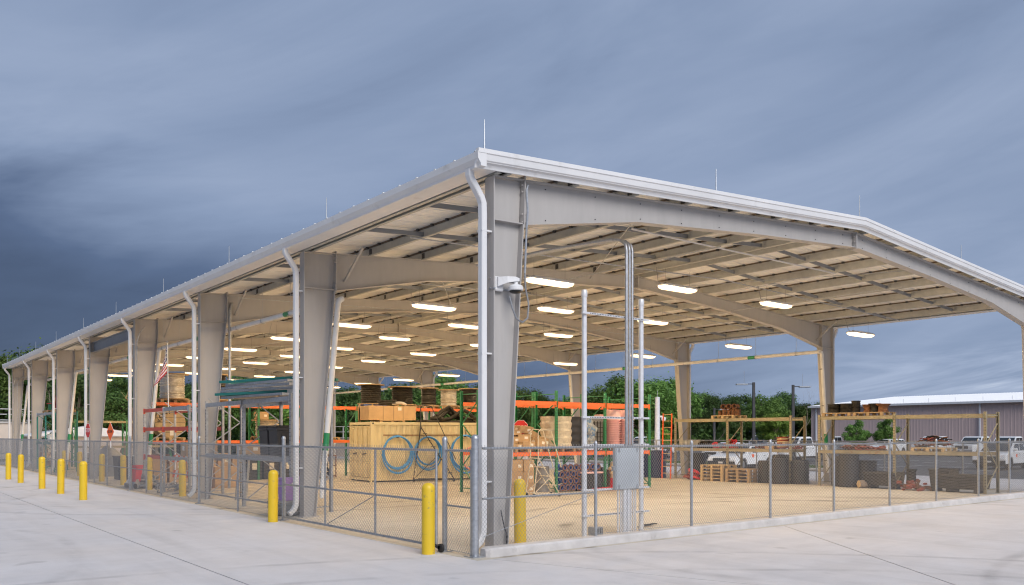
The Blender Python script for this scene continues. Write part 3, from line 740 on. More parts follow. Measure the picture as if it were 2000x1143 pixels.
# sliding gate leaf
gt = thing('sliding_gate', 'chain link sliding gate leaf with diagonal brace across the first bay', 'gate', (-.76, 0.5, 0))
for z, r in ((1.74, .022), (.86, .022), (.10, .026)): rail(gt, (0, 0, z), (0, 6.45, z), r)
for y in (0.02, 2.15, 4.3, 6.42): rail(gt, (0, y, .10), (0, y, 1.74), .022, 'stile')
o = link('chain_link_mesh', link_mesh(6.4, 1.66), gt, (-.026, .02, .11), R(90)); o['kind'] = 'stuff'
rail(gt, (0.02, 2.15, .86), (0.02, 4.25, .12), .010, 'brace')
for y in (-.12, .18):
    b = MB(); b.lathe([(.06, -.025), (.075, -.02), (.075, .02), (.06, .025)], (0.0, y, .075), 14, 'x'); b.build('wheel', 'black', gt)
b = MB(); b.bar((0.0, -.12, .075), (0.0, .3, .16), .05, .06); b.build('wheel_bracket', 'dark', gt)

# ------------------------------------------------------------------ bollards
def bollard():
    t = thing('bollard', 'x', 'bollard', group='yellow bollards along the fence')
    b = MB(); b.lathe([(.112, 0), (.112, 1.10), (.108, 1.13), (.092, 1.165), (.06, 1.19), (.02, 1.20)], n=22); b.build('sleeve', 'yellow', t)
    b = MB(); b.lathe([(.125, 0.0), (.122, .006), (.11, .008)], n=22); b.build('grout_ring', 'kerb', t)
    return t
BO = [((-1.06, .31), 'yellow bollard in front of the gate, nearest to the corner post'),
      ((-1.03, 6.94), 'yellow bollard beside the far post of the sliding gate'),
      ((-3.0, 16.85), 'yellow bollard out on the apron, first of the detached line'),
      ((-3.0, 20.32), 'yellow bollard out on the apron, second of the detached line'),
      ((-3.0, 23.79), 'yellow bollard out on the apron, third of the detached line'),
      ((-3.0, 28.7), 'yellow bollard out on the apron, fourth of the detached line'),
      ((-3.0, 32.1), 'yellow bollard out on the apron, fifth of the detached line'),
      ((-3.0, 37.0), 'yellow bollard cut by the left edge of the picture'),
      ((.98, .38), 'yellow bollard behind the gable fence beside the corner column'),
      ((-.12, 16.53), 'yellow bollard behind the fence under the red and grey rack, nearer one'),
      ((-.05, 20.66), 'yellow bollard behind the fence at the far end of the red rack'),
      ((0.0, 24.5), 'yellow bollard behind the fence beside the red bin'),
      ((-.1, 27.7), 'yellow bollard behind the fence under the orange diamond sign'),
      ((.2, 33.6), 'yellow bollard behind the fence below the red paddle sign'),
      ((.2, 37.2), 'yellow bollard behind the fence near the green rack, last but one'),
      ((.2, 46.5), 'yellow bollard deep behind the fence, farthest of all')]
b0 = None
for (x, y), lab in BO:
    if b0 is None: b0 = bollard(); b0.location = (x, y, 0); b0['label'] = lab
    else:
        bo = copy_tree(b0, (x, y, 0), 0, lab); bo.rotation_euler = (rnd.uniform(-.012, .012), rnd.uniform(-.012, .012), rnd.uniform(0, 6))

# ------------------------------------------------------------------ electrical stand inside the gable fence
es_ = thing('electrical_stand', 'galvanised two post stand with conduits rising to the roof beside the fence', 'stand', (0, .45, 0))
for x, h in ((2.65, 4.85), (4.27, 4.83)):
    b = MB(); b.tube([(x, 0, 0), (x, 0, h - .12)], .052, 14); p = b.build('post', 'galv_bright', es_)
    b = MB(); b.lathe([(.06, h - .14), (.063, h - .13), (.063, h - .03), (.05, h)], (x, 0, 0), 14); b.build('cap', 'galv_bright', p)
for z in (4.39, 2.35, 1.80, .92, .42):
    b = MB(); b.box(2.52, 4.42, -.095, -.054, z - .02, z + .02); s = b.build('strut_rail', 'galv_bright', es_)
    if z > 1.0 or z == .42:
        hl = MB()
        for i in range(34): hl.box(2.72 + .045*i, 2.745 + .045*i, -.097, -.094, z - .008, z + .008)
        hl.build('slot', 'dark', s)
for i, (x, r) in enumerate(((3.70, .034), (3.79, .024), (3.87, .024))):
    b = MB(); b.tube([(x, -.13, 1.7), (x, -.13, 5.75), (x - .01, -.11, 5.87), (x - .03, .02, 5.98), (x - .05, .25, 6.03), (x - .15, 2.0, 6.12), (x - .3, 4.6, 6.15)], r, 10); b.build('conduit', 'galv', es_)
for x, r in ((3.44, .018), (3.52, .018), (3.62, .05), (3.73, .05), (3.82, .018), (3.89, .018), (3.95, .018)):
    b = MB(); b.tube([(x, -.14, 0), (x, -.14, .95)], r, 8); b.build('conduit', 'galv_bright', es_)
eb = thing('electrical_cabinet', 'grey metal electrical cabinet mounted on the two post stand', 'cabinet', (3.33, .26, .90))
b = MB(); b.cbox(0, .68, 0, .09, 0, .86, .008); b.build('box', 'panel_grey', eb)
b = MB(); b.cbox(.015, .665, -.012, -.001, .015, .845, .004); d = b.build('door', 'panel_grey', eb)
b = MB()
for x, z in ((.08, .06), (.08, .8), (.6, .06), (.6, .8)): b.box(x - .012, x + .012, -.03, -.011, z - .04, z + .04)
b.build('latch', 'galv', d)
b = MB(); b.cbox(-.06, -.01, .0, .07, .38, .48, .01); b.build('handle', 'galv', eb)
fb_ = thing('floor_box', 'small galvanised hand hole box on the floor below the stand', 'box', (3.05, .55, 0))
b = MB(); b.cbox(-.12, .12, -.1, .1, 0, .17, .01); b.build('body', 'galv', fb_); b = MB()
for i in range(5): b.box(-.10 + .045*i, -.085 + .045*i, -.103, -.1, .03, .14)
b.build('rib', 'dark', fb_)

# ------------------------------------------------------------------ racks
def post_c(h, w=.09, d=.07):
    b = MB(); t = .008
    b.box(-w/2, w/2, -d/2, -d/2 + t, .01, h); b.box(-w/2, -w/2 + t, -d/2 + t, d/2, .01, h); b.box(w/2 - t, w/2, -d/2 + t, d/2, .01, h)
    b.box(-w*.8, w*.8, -d*.8, d*.8, 0, .01)
    n = int((h - .2)/.1)
    b.cur = 1
    for i in range(n):
        for x in (-w/4, w/4): b.box(x - .009, x + .009, -d/2 - .0015, -d/2 - .0005, .15 + i*.1, .18 + i*.1)
    return b
def rack(name, label, loc, rotz, bays, depth, h, levels, mp, mbm, group=None, back=True):
    """local x runs along the rack, local y is its depth; bays: post positions; levels: beam heights (or per bay lists with materials)"""
    t = thing(name, label, 'rack', loc, rotz, group)
    mpo = post_c(h).mesh('upright', [mp, 'dark'])
    for x in bays:
        for yy in (0, depth):
            u = link('upright', mpo, t, (x, yy, 0), R(180) if yy else 0)
        b = MB()
        zz = .15; up = True
        while zz < h - .5:
            b.bar((x, .04 if up else depth - .04, zz), (x, depth - .04 if up else .04, zz + .75), .03, .03); zz += .75; up = not up
        b.bar((x, .04, h - .12), (x, depth - .04, h - .12), .03, .03); b.bar((x, .04, .14), (x, depth - .04, .14), .03, .03)
        b.build('brace', mp, t)
    for k, lv in enumerate(levels):
        z, ms = (lv if isinstance(lv, tuple) else (lv, mbm))
        for i, (a, c) in enumerate(zip(bays, bays[1:])):
            m_ = ms[i] if isinstance(ms, list) else ms
            if m_ is None: continue
            for yy, s in ((0, -1), (depth, 1)):
                b = MB(); y0 = yy + s*.02
                b.box(a + .045, c - .045, y0 - .022, y0 + .022, z - .115, z); b.box(a + .045, c - .045, y0 - .022 if s > 0 else y0, y0 if s > 0 else y0 + .022, z - .0, z + .012)
                b.box(a + .038, a + .048, y0 - .045, y0 + .03, z - .17, z + .03); b.box(c - .048, c - .038, y0 - .045, y0 + .03, z - .17, z + .03)
                b.build('beam', m_, t)
    return t
rack('pallet_rack', 'green pallet rack with orange beams, front row behind the electrical stand', (0, 10.4, 0), 0, [8.3, 10.68, 13.05, 15.43], 1.1, 3.55, [3.15, 1.40], 'green', 'orange')
rack('pallet_rack', 'green pallet rack with orange beams, back row against the front one', (0, 11.75, 0), 0, [8.3, 10.75, 13.15, 15.6], 1.0, 3.55, [3.15, 1.40], 'green', 'orange')
rack('pallet_rack', 'long green pallet rack with orange beams behind the tan container', (0, 25.0, 0), 0, [.9 + 2.44*i for i in range(8)], 1.1, 3.5, [3.36, 1.75], 'green', 'orange')
rack('pallet_rack', 'galvanised pallet rack loaded with grey frames inside the second bay', (.1, 14.85, 0), R(-90), [0, 3.12, 6.35], 1.1, 3.05, [2.98, 1.42], 'galv', 'galv')
rack('pallet_rack', 'galvanised pallet rack with red beams below the flag', (.1, 21.8, 0), R(-90), [0, 2.45, 5.25], 1.1, 3.0, [(2.96, ['red_beam', 'galv']), (2.27, ['red_beam', 'red_beam']), (1.25, ['red_beam', 'galv'])], 'galv', 'galv')
rack('pallet_rack', 'tan pallet rack carrying rusty couplings on the car park side', (21.6, 14.4, 0), R(-90), [0, 2.95, 6.1], 1.0, 2.80, [2.72, 1.40], 'tan', 'tan')
rack('pallet_rack', 'tan pallet rack carrying black reels at the car park corner', (21.6, 7.0, 0), R(-90), [0, 3.05, 6.2], 1.0, 2.80, [2.72, 1.40], 'tan', 'tan')
rack('pallet_rack', 'teal pallet rack with coloured reels near the far end', (.1, 44.5, 0), R(-90), [0, 2.6, 5.2], 1.1, 3.3, [(3.25, ['galv', 'galv']), 1.6], 'teal', 'teal')
rack('pallet_rack', 'green posted rack with tan beams deep behind the orange sign', (2.5, 46.5, 0), 0, [0, 3.0, 6.0], 1.0, 3.0, [2.9, 1.3], 'green', 'tan')

# ------------------------------------------------------------------ pallets, cartons, reels and other stores
PROTO = {}
def pallet_proto(m):
    t = thing('pallet', 'x', 'pallet', group='wooden pallets')
    for i in range(7):
        b = MB(); b.box(-.60, .60, -.5 + i*.15, -.5 + i*.15 + .10, .12, .138); b.build('deck_board', m, t)
    for y in (-.5, -.05, .40):
        b = MB(); b.box(-.60, .60, y, y + .10, .10, .1195)
        for x in (-.6, -.06, .48): b.box(x, x + .12, y, y + .10, .02, .0998)
        b.build('stringer', m, t)
    for x in (-.6, -.06, .48):
        b = MB(); b.box(x, x + .11, -.5, .5, 0, .0195); b.build('bottom_board', m, t)
    return t
def pallet(loc, rz, label, m='wood'):
    if m not in PROTO:
        PROTO[m] = pallet_proto(m); o = PROTO[m]; o.location = loc; o.rotation_euler = (0, 0, rz); o['label'] = label; return o
    return copy_tree(PROTO[m], loc, rz, label)
def carton(loc, rz, size, label, tilt=None, m='card', lab=True):
    t = thing('carton', label, 'box', loc, rz, 'cardboard cartons')
    if tilt: t.rotation_euler = (tilt[0], tilt[1], rz)
    sx, sy, sz = size
    b = MB(); b.cbox(-sx/2, sx/2, -sy/2, sy/2, 0, sz, .006); b.build('body', m, t)
    b = MB(); b.box(-sx/2 - .001, sx/2 + .001, -.025, .025, sz - .06, sz + .0015); b.build('tape_strip', 'tape', t)
    if lab:
        b = MB(); b.box(sx*.05, sx*.05 + min(.14, sx*.4), -sy/2 - .002, -sy/2 - .0008, sz*.35, sz*.35 + min(.1, sz*.35)); b.build('paper_label', 'label', t)
        b = MB(); b.box(-sx/2 - .002, -sx/2 - .0008, -sy*.2, sy*.15, sz*.4, sz*.7); b.build('paper_label', 'label', t)
    return t
def reel(loc, label, d, h, mcore='cable', mfl='wood', axis='z', rz=0.0, fill=.72, name='cable_reel', planks=True, coils=9):
    """a drum with two flanges, wound core and hub hole; axis z stands on a flange, y lies on its rims"""
    t = thing(name, label, 'reel', loc, rz, 'cable reels')
    r = d/2; ft = .05 if d > .9 else .03
    def place(b):
        if axis == 'y':
            b.v = [(x, z - h/2, y + r) for x, y, z in b.v]
        return b
    for z in (0, h - ft):
        b = MB(); prof = [(r*.07, z), (r, z), (r, z + ft), (r*.07, z + ft), (r*.07, z)]
        b.lathe(prof, n=28, cap=False, smooth=False)
        fl_ = place(b).build('flange', mfl, t)
        if planks and d > .9:
            b = MB()
            n = 6
            for i in range(1, n):
                y = -r + d*i/n; xw = math.sqrt(max(.01, r*r - y*y))*.97
                b.box(-xw, xw, y - .006, y + .006, z + ft - .001 if z else z - .0015, z + ft + .0015 if z else z + .001)
            place(b).build('plank_gap', 'dark', fl_)
    b = MB(); prof = []
    N = coils*2
    for i in range(N + 1):
        z = ft + (h - 2*ft)*i/N; rr = r*fill*(1 + (-.02 if i % 2 else .04) + rnd.uniform(-.03, .03)); prof.append((rr, z))
    b.lathe(prof, n=26); place(b).build('wound_cable', mcore, t)
    return t
# reels on top of the long rack, seen over the container
RY = 25.55; RZ = 3.375
for x, d, h, mc_, lab, pl in ((11.75, 1.35, 1.0, 'cable', 'black cable reel on a blue pallet, leftmost on the long rack above the container', 'bluep'),
                         (13.55, 1.45, .95, 'cable', 'wide black cable reel, second on the long rack above the container', 'wood'),
                         (15.15, 1.05, .95, 'cable', 'narrow black cable reel, third on the long rack above the container', 'wood'),
                         (16.4, 1.15, .90, 'silver_wrap', 'cream wrapped cable reel next to the black ones on the long rack', 'wood'),
                         (17.75, 1.2, 1.0, 'cable', 'dark brown cable reel at the right end of the long rack', 'wood'),
                         (2.2, 1.35, 1.1, 'silver_wrap', 'silver wrapped cable reel on the long rack behind the flag', 'wood'),
                         (4.0, 1.3, 1.15, 'cable', 'dark cable reel on the long rack, half hidden by the third column', 'wood')):
    pallet((x, RY, RZ), 0, 'flat pallet carrying the ' + lab.split(',')[0].split(' on ')[0].split(' next')[0].split(' at the')[0] + (' on the long rack' if x > 10 else ' at the left end of the rack'), pl)
    reel((x, RY, RZ + .14), lab, d, h, mc_)
# long rack, lower level
kon = reel((2.0, 25.5, 1.905), 'big wooden cable reel with stencilled black letters below the flag', 1.25, .75, 'cable', 'wood_pale', 'y', 0, .6)
for i, ch in enumerate('KONI'):
    a = R(168 - i*24); me = text_mesh(ch, .27); me.materials.append(M['black'])
    o = link('stencil_letter', me, kon); rr = .44
    o.location = (rr*math.cos(a), -.385, .625 + rr*math.sin(a)); o.rotation_euler = (R(90), -(a - R(90)) , 0)
b = MB(); b.box(-.02, .2, -.382, -.378, .08, .36); b.build('paper_label', 'label', kon)
reel((3.35, 25.5, 1.765), 'white wrapped reel standing beside the stencilled reel', 1.15, .85, 'label', 'wood', fill=.85)
pallet((2.0, 25.55, 1.765), 0, 'flat pallet below the stencilled wooden reel', 'wood_pale')
reel((6.4, 25.55, 1.9), 'plastic wrapped reel with orange rim behind the galvanised rack', 1.4, .8, 'plastic_wrap')
pallet((6.4, 25.55, 1.765), 0, 'flat pallet below the plastic wrapped reel behind the galvanised rack')
carton((6.1, 25.5, 2.71), .1, (.5, .45, .35), 'small white topped carton lying on the plastic wrapped reel')
reel((8.0, 25.55, 1.9), 'pale wrapped reel in the middle of the long rack', 1.15, .95, 'plastic_wrap')
pallet((8.0, 25.55, 1.765), 0, 'flat pallet below the pale wrapped reel in mid rack')
reel((9.15, 25.4, 1.9), 'small reel of yellow green cable beside the container end', .75, .8, mat('lime_cable', (.30, .30, .10), .5, var=.2), fill=.8)
pallet((9.2, 25.5, 1.765), 0, 'flat pallet with short timber beside the container end', 'wood_pale')
# floor level goods below the long rack
cz = [(1.6, .55, .5, .5), (2.3, .6, .6, .45), (2.9, .5, .5, .55), (3.6, .6, .5, .45), (4.3, .55, .6, .6), (4.9, .5, .5, .5)]
for i, (x, a, c, h) in enumerate(cz):
    for k in range(2): carton((x, 25.4 + rnd.uniform(-.1, .1), k*(h + .001)), rnd.uniform(-.08, .08), (a, c, h), '%s brown carton from the left on the floor below the stencilled reel, %s row' % (ORD[i], ['bottom', 'upper'][k]))
for i, x in enumerate((5.6, 6.4, 7.2)):
    t = thing('storage_crate', '%s dark crate from the left on the floor under the wrapped reels' % ORD[i], 'crate', (x, 25.5, 0), 0, 'dark crates')
    b = MB(); b.cbox(-.36, .36, -.45, .45, 0, .95, .015); b.build('body', 'blackp', t)
    b = MB()
    for q in range(5): b.box(-.362, .362, -.462, -.451, .1 + q*.17, .16 + q*.17)
    b.build('slat', 'dark', t)
    b = MB(); b.box(-.1, .12, -.466, -.463, .45, .75); b.build('paper_label', 'label', t)
for i, x in enumerate((8.1, 8.75, 9.35)):
    t = thing('cable_crate', '%s steel crate of dark coils left of the container' % ORD[i], 'crate', (x, 25.5, 0), 0, 'coil crates')
    b = MB()
    for q in range(4): b.lathe([(.2, 0), (.28, .04), (.28, .14), (.2, .18)], (0, 0, .06 + q*.22), 18)
    b.build('coil', 'cable', t)
    b = MB()
    for sx in (-1, 1):
        for sy in (-1, 1): b.bar((sx*.29, sy*.36, 0), (sx*.29, sy*.36, 1.05), .04, .04)
    for z in (.05, .55, 1.03):
        for sy in (-1, 1): b.bar((-.27, sy*.36, z), (.27, sy*.36, z), .03, .04)
        for sx in (-1, 1): b.bar((sx*.29, -.34, z), (sx*.29, .34, z), .03, .04)
    b.build('frame', 'rust', t)
    b = MB(); b.box(-.12, .14, -.384, -.381, .42, .75); b.build('paper_label', 'label', t)

# shipping container, slightly turned
CX, CY, CA = 8.65, 19.9, R(-6)
ct = thing('shipping_container', 'tan steel shipping container with hoses hung on its long side', 'container', (CX, CY, 0), CA)
CL, CW, CH = 6.06, 2.44, 2.56
def corr(n, L_, amp=.036):
    pts = []; p = L_/n
    for i in range(n):
        x = i*p; pts += [(x, 0), (x + p*.30, 0), (x + p*.5, amp), (x + p*.80, amp)]
    pts.append((L_, 0)); return pts
for y, s in ((0.03, 1), (CW - .03, -1)):
    b = MB(); c = corr(21, CL - .24)
    b.loft([[(.12 + x, y + s*d, z) for x, d in c] for z in (.16, CH - .13)], False, False, closed=False); b.build('side_wall', 'container', ct)
b = MB()
for x in (0, CL - .13):
    for y in (0, CW - .13): b.box(x, x + .13, y, y + .13, .1, CH - .1)
b.build('corner_post', 'container', ct)
b = MB()
for z in (.06, CH - .12):
    b.box(.13, CL - .13, -.004, .10, z, z + .12); b.box(.13, CL - .13, CW - .10, CW + .004, z, z + .12)
    b.box(-.004, .10, .13, CW - .13, z, z + .12); b.box(CL - .10, CL + .004, .13, CW - .13, z, z + .12)
b.build('rail', 'container', ct)
for x in (0, CL - .18):
    for y in (0, CW - .16):
        for z in (0, CH - .12):
            b = MB(); b.cbox(x - .006, x + .186, y - .006, y + .166, z, z + .12, .006); f_ = b.build('corner_casting', 'container', ct)
            b = MB(); b.box(x + .05, x + .12, y - .008, y + .17, z + .03, z + .085); b.build('lifting_hole', 'black', f_)
b = MB(); b.box(.1, CL - .1, .1, CW - .1, CH - .08, CH - .045); b.build('roof', 'container', ct)
for y0 in (.14, CW/2 + .005):
    y1 = y0 + CW/2 - .145
    b = MB(); b.box(.03, .07, y0, y1, .2, CH - .16)
    for z0, z1 in ((.3, .82), (.9, 1.42), (1.5, 2.28)): b.box(.012, .03, y0 + .06, y1 - .06, z0, z1)
    d = b.build('door', 'container', ct)
    for yy in (y0 + .26, y0 + .78):
        b = MB(); b.tube([(-.02, yy, .18), (-.02, yy, CH - .14)], .018, 8)
        for z in (.25, .85, 1.7, 2.3): b.box(-.035, .03, yy - .035, yy + .035, z - .03, z + .03)
        b.build('lock_bar', 'container', d)
    b = MB(); b.bar((-.03, y0 + .3, 1.22), (-.03, y0 + .72, 1.18), .03, .04); b.build('handle', 'dark', d)
b = MB(); b.box(.55, 5.0, -.03, -.006, 1.98, 2.02); b.box(4.55, 4.58, -.03, -.006, 1.98, 2.36); b.build('hose_rail', 'rust', ct)
b = MB(); b.box(CL - .01, CL + .02, .2, CW - .2, .2, CH - .15); b.build('end_wall', 'container', ct)
def in_ct(x, y, z):
    return (CX + x*math.cos(CA) - y*math.sin(CA), CY + x*math.sin(CA) + y*math.cos(CA), z)
def hose(x, z, r, m, label, loops=7, tail=True, depth=-.10):
    t = thing('hose_coil', label, 'hose', in_ct(x, depth, z), CA, 'hose coils hung on the container')
    b = MB()
    for q in range(loops):
        rr = r + (rnd.uniform(-.05, .03) if q < 5 else rnd.uniform(.04, .12)); oz = (r - rr)*1.05 + rnd.uniform(-.02, .02); oy = -.018*q
        b.tube([((rr + .015*math.sin(3*a + q))*math.cos(a)*.93, oy + .01*math.sin(2*a), oz + rr*math.sin(a)*(1.04 if math.sin(a) < 0 else 1.0)) for a in [2*math.pi*i/40 for i in range(41)]], .027, 7, False)
    b.build('coil', m, t)
    if tail:
        b = MB(); b.tube([(.6*r, -.1, .72*r), (.9*r, -.1, .45*r), (1.25*r, -.09, .1*r), (1.35*r, -.09, -.5*r)], .021, 7); b.build('tail', m, t)
    b = MB(); b.box(-.02, .02, -.12, .05, r*.9, r*1.02); b.build('hook', 'dark', t)
    return t
hose(1.15, 1.25, .70, 'blue_hose', 'blue hose coil hung on the container, leftmost', tail=False)
hose(2.6, 1.28, .64, 'blue_hose', 'blue hose coil hung on the container, in the middle')
hose(4.45, 1.22, .76, 'blue_hose', 'blue hose coil hung on the container behind the green rack post', tail=False)
hose(4.75, .95, .5, 'pink_hose', 'pink hose coil hung on the container beside the corner post', 3, False, -.2)
# things on top of the container
pallet(in_ct(1.35, 1.3, CH - .04), CA, 'flat pallet on the container roof below the long brown box')
t = carton(in_ct(1.35, 1.3, CH + .10), CA, (2.25, 1.0, .62), 'long brown cardboard box on a pallet on the container roof', lab=False)
b = MB()
for x in (-.45, .05, .5): b.box(x - .008, x + .008, -.503, .503, -.001, .622)
b.build('strap', 'dark', t)
b = MB(); b.box(.25, .42, -.5035, -.5015, .42, .56); b.build('paper_label', 'label', t)
reel(in_ct(.62, 2.05, CH - .03), 'orange rimmed wooden reel standing on the container roof behind the long box', .85, .6, 'cable', 'wood_pale', 'y', CA + R(60))
pipe_pile = thing('hose_pile', 'heap of thick black suction hoses on the container roof', 'hoses', in_ct(4.3, 1.2, CH - .045), CA)
for q, (y, z, x0, x1) in enumerate(((-.5, .07, -1.4, 1.2), (-.2, .08, -1.5, 1.3), (.1, .08, -1.2, 1.4), (.4, .08, -1.4, 1.2), (-.1, .22, -1.0, 1.2), (.2, .24, -.8, 1.1), (-.55, .2, -.7, 1.3), (0, .36, -.6, .6))):
    b = MB(); cc = [(x0 + (x1 - x0)*i/10, y + .12*math.sin(i*.7 + q), z + (.42*math.exp(-((i - 6 + q % 3)/2.0)**2) if q > 3 else .02*math.sin(i))) for i in range(11)]
    b.tube(cc, .085, 10); h_ = b.build('hose', 'cable', pipe_pile)
    e = cc[-1]; b = MB(); b.lathe([(.06, 0), (.10, .0), (.10, .06), (.06, .06)], (e[0] - .01, e[1], e[2]), 14, 'x', cap=False); b.build('coupling', 'greyp', h_)
t = thing('cable_heap', 'small heap of dark cable and pale hose lying on the long box', 'cable', in_ct(1.3, 1.3, CH + .73), CA)
b = MB(); b.tube([(.35*math.cos(i*.9)*(1 + .02*i), .25*math.sin(i*.9), .04 + .015*i) for i in range(16)], .035, 6); b.build('cable', 'cable', t)
b = MB(); b.tube([(.3 + .09*i, .1*math.sin(i), .10 + .05*math.sin(i*.5)) for i in range(8)], .06, 8); b.build('hose', 'label', t)
# wheeled step ladder by the container
def step_ladder(loc, rz, label, h, m, n=8, wheels=True):
    t = thing('rolling_ladder', label, 'ladder', loc, rz)
    for sx in (-.3, .3):
        b = MB(); b.tube([(sx, 0, .08), (sx, h*.62, h), (sx, h*.62, h + .85), (sx, h*.62 - .1, h + .95), (sx, h*.62 - .45, h + .9), (sx, -.05, .95)], .018, 6); b.build('side_rail', m, t)
        b = MB(); b.tube([(sx, h*.62, h), (sx, h*.75, .08)], .018, 6); b.tube([(sx, 0, .1), (sx, h*.75, .1)], .018, 6); b.tube([(sx, h*.3, h*.48), (sx, h*.75, .1)], .014, 6); b.build('leg', m, t)
    for i in range(n):
        f = (i + 1)/n; b = MB(); b.box(-.3, .3, h*.62*f - .09, h*.62*f + .09, .08 + (h - .08)*f - .012, .08 + (h - .08)*f + .012); b.build('step', m, t)
    if wheels:
        for sx in (-.3, .3):
            for yy in (.03, h*.74):
                b = MB(); b.lathe([(.05, -.02), (.06, -.015), (.06, .015), (.05, .02)], (sx, yy, .06), 12, 'x'); b.build('caster', 'black', t)
    return t
step_ladder(in_ct(3.45, -1.0, 0), CA + R(62), 'dark rolling ladder standing against the container side', 2.35, 'dark')
step_ladder((9.6, 9.2, 0), R(75), 'cream rolling ladder beside the carton stack in front of the orange rack', 1.25, mat('cream_paint', (.62, .56, .44), .5, var=.05), 4)
t = None
def ladder(loc, rz, label, h, m, lean=.18):
    t = thing('extension_ladder', label, 'ladder', loc, rz)
    for sx in (-.21, .21):
        b = MB(); b.bar((sx, 0, 0), (sx, h*lean, h), .035, .085, (0, 1, 0)); b.build('side_rail', m, t)
    n = int(h/.3)
    for i in range(n):
        z = .25 + i*.3; b = MB(); b.bar((-.19, z*lean, z), (.19, z*lean, z), .035, .03); b.build('rung', 'wood_pale', t)
    return t
ladder((20.9, 14.35, 0), R(-72), 'orange fibreglass ladder leaning beside the far column', 3.0, 'sign_orange', .05)
ladder((.75, 13.7, 0), R(-70), 'small grey ladder standing behind the galvanised rack', 1.6, 'galv', .1)

# cartons on the front orange rack, lower shelf
pallet((9.5, 10.95, 1.415), 0, 'pallet below the heap of cartons on the front orange rack', 'wood_pale')
pallet((11.6, 10.95, 1.415), 0, 'pallet below the black wrapped load on the front orange rack')
pallet((14.1, 10.95, 1.415), 0, 'pallet below the pink buckets on the front orange rack')
PB = 1.555
CB = [((8.95, 10.6, 0), .1, (.45, .4, .22), None, 'white topped low carton at the left front of the heap'),
      ((9.5, 10.62, 0), -.1, (.5, .4, .32), None, 'plain carton at the bottom middle of the heap'),
      ((9.98, 10.62, 0), .15, (.42, .4, .38), (0, .12), 'carton with a large white label at the right front of the heap'),
      ((10.3, 10.75, 0), .3, (.3, .35, .42), (.0, .25), 'small carton at the right end of the heap against the post'),
      ((9.1, 10.95, .225), .05, (.5, .4, .34), None, 'open carton on the left of the heap, second layer'),
      ((9.55, 10.95, .325), -.2, (.45, .42, .34), None, 'carton with two labels in the middle of the heap, second layer'),
      ((10.0, 10.95, .39), .5, (.5, .4, .32), (.25, .3), 'tilted carton sliding off the right of the heap'),
      ((9.2, 11.0, .57), .1, (.5, .42, .25), (.0, -.05), 'carton with raised flaps on top left of the heap'),
      ((9.75, 11.1, .67), -.1, (.55, .45, .34), (.1, .05), 'brown carton on the very top of the heap'),
      ((8.65, 11.0, 0), 0, (.4, .4, .45), None, 'carton half hidden by the corner column')]
for (x, y, z), rz, sz, tl, lab in CB: carton((x, y, PB + z*.7 + (.05 if tl else 0)), rz, (sz[0], sz[1], sz[2]*.7), lab + ' on orange rack', tl)
def sign_plate(name, label, n, r, m, loc, rz, txt, tz=.22, pole=None, rot0=0.0, sx=1.0):
    t = thing(name, label, 'sign', loc, rz)
    pl = [(sx*r*math.cos(2*math.pi*(i + .5)/n + rot0), r*math.sin(2*math.pi*(i + .5)/n + rot0)) for i in range(n)]
    b = MB(); b.prism(pl, 'y', -.004, .004); b.build('plate', m, t)
    b = MB(); b.prism([(x*1.06, z*1.06) for x, z in pl], 'y', .0045, .010); b.build('border', 'sign_white', t)
    if txt:
        me = text_mesh(txt, tz); me.materials.append(M['sign_white' if m == 'sign_red' else 'black']); o = link('lettering', me, t, (0, -.008, 0)); o.rotation_euler = (R(90), 0, 0); o.scale = (sx, 1, 1)
    if pole:
        b = MB(); b.tube([(0, .02, -r*.9), (0, .02, -pole)], .016, 6); b.build('handle', 'sign_white', t)
    return t
sign_plate('stop_sign', 'red STOP sign leaning behind the cartons on the orange rack', 8, .26, 'sign_red', (9.98, 11.5, PB + .72), R(-30), 'STOP', .18)
# black wrapped load, dark barrels, pink buckets
t = thing('wrapped_load', 'tall load in black and clear stretch wrap on the front orange rack', 'load', (11.35, 10.95, PB), 0)
b = MB(); pr_ = [(.52 + .025*math.sin(i*2.1), i*.085) for i in range(14)]
b.lathe([(r_*1.1, z) for r_, z in pr_], (-.2, 0, 0), 12); b.build('wrapped_stack', 'plastic_wrap', t)
b = MB(); b.lathe([(r_*.85, z) for r_, z in pr_], (.45, .0, 0), 12); b.build('black_stack', 'blackp', t)
t = thing('tarp_bundle', 'crumpled blue and grey plastic sheet hanging beside the dark tote', 'sheet', (12.35, 10.55, PB), 0)
b = MB(); rings = []
for i in range(9):
    z = 1.1 - i*.13; rr = .10 + .11*math.sin(min(1, i/3)*1.5) + (.12 if 2 < i < 5 else 0)
    rings.append([((rr + .05*math.sin(5*a + i*1.3))*math.cos(a) + .05*i*.3, (rr*.5 + .04*math.sin(4*a + i))*math.sin(a), z) for a in [2*math.pi*q/14 for q in range(14)]])
b.loft(rings, smooth=True); b.build('sheet', mat('blue_grey_sheet', (.30, .33, .36), .35, var=.6, vscale=6, stain=((.10, .20, .38), 5, .5, .55)), t)
t = thing('wire_tote', 'dark tote in a black grid cage on the front orange rack', 'tote', (12.75, 11.0, PB), 0)
b = MB(); b.cbox(-.5, .5, -.4, .4, .0, 1.12, .03); b.build('tank', 'greyp', t)
b = MB()
for i in range(8): b.box(-.53 + i*.15, -.51 + i*.15, -.44, -.42, 0, .95)
for i in range(6): b.box(-.53, .54, -.44, -.42, .03 + i*.17, .05 + i*.17)
b.build('cage_bar', 'black', t)
bk = None
BL = [('front left', 13.75, 10.72, 12), ('front right', 14.45, 10.72, 12), ('back left', 13.7, 11.3, 10), ('back right', 14.4, 11.3, 10)]
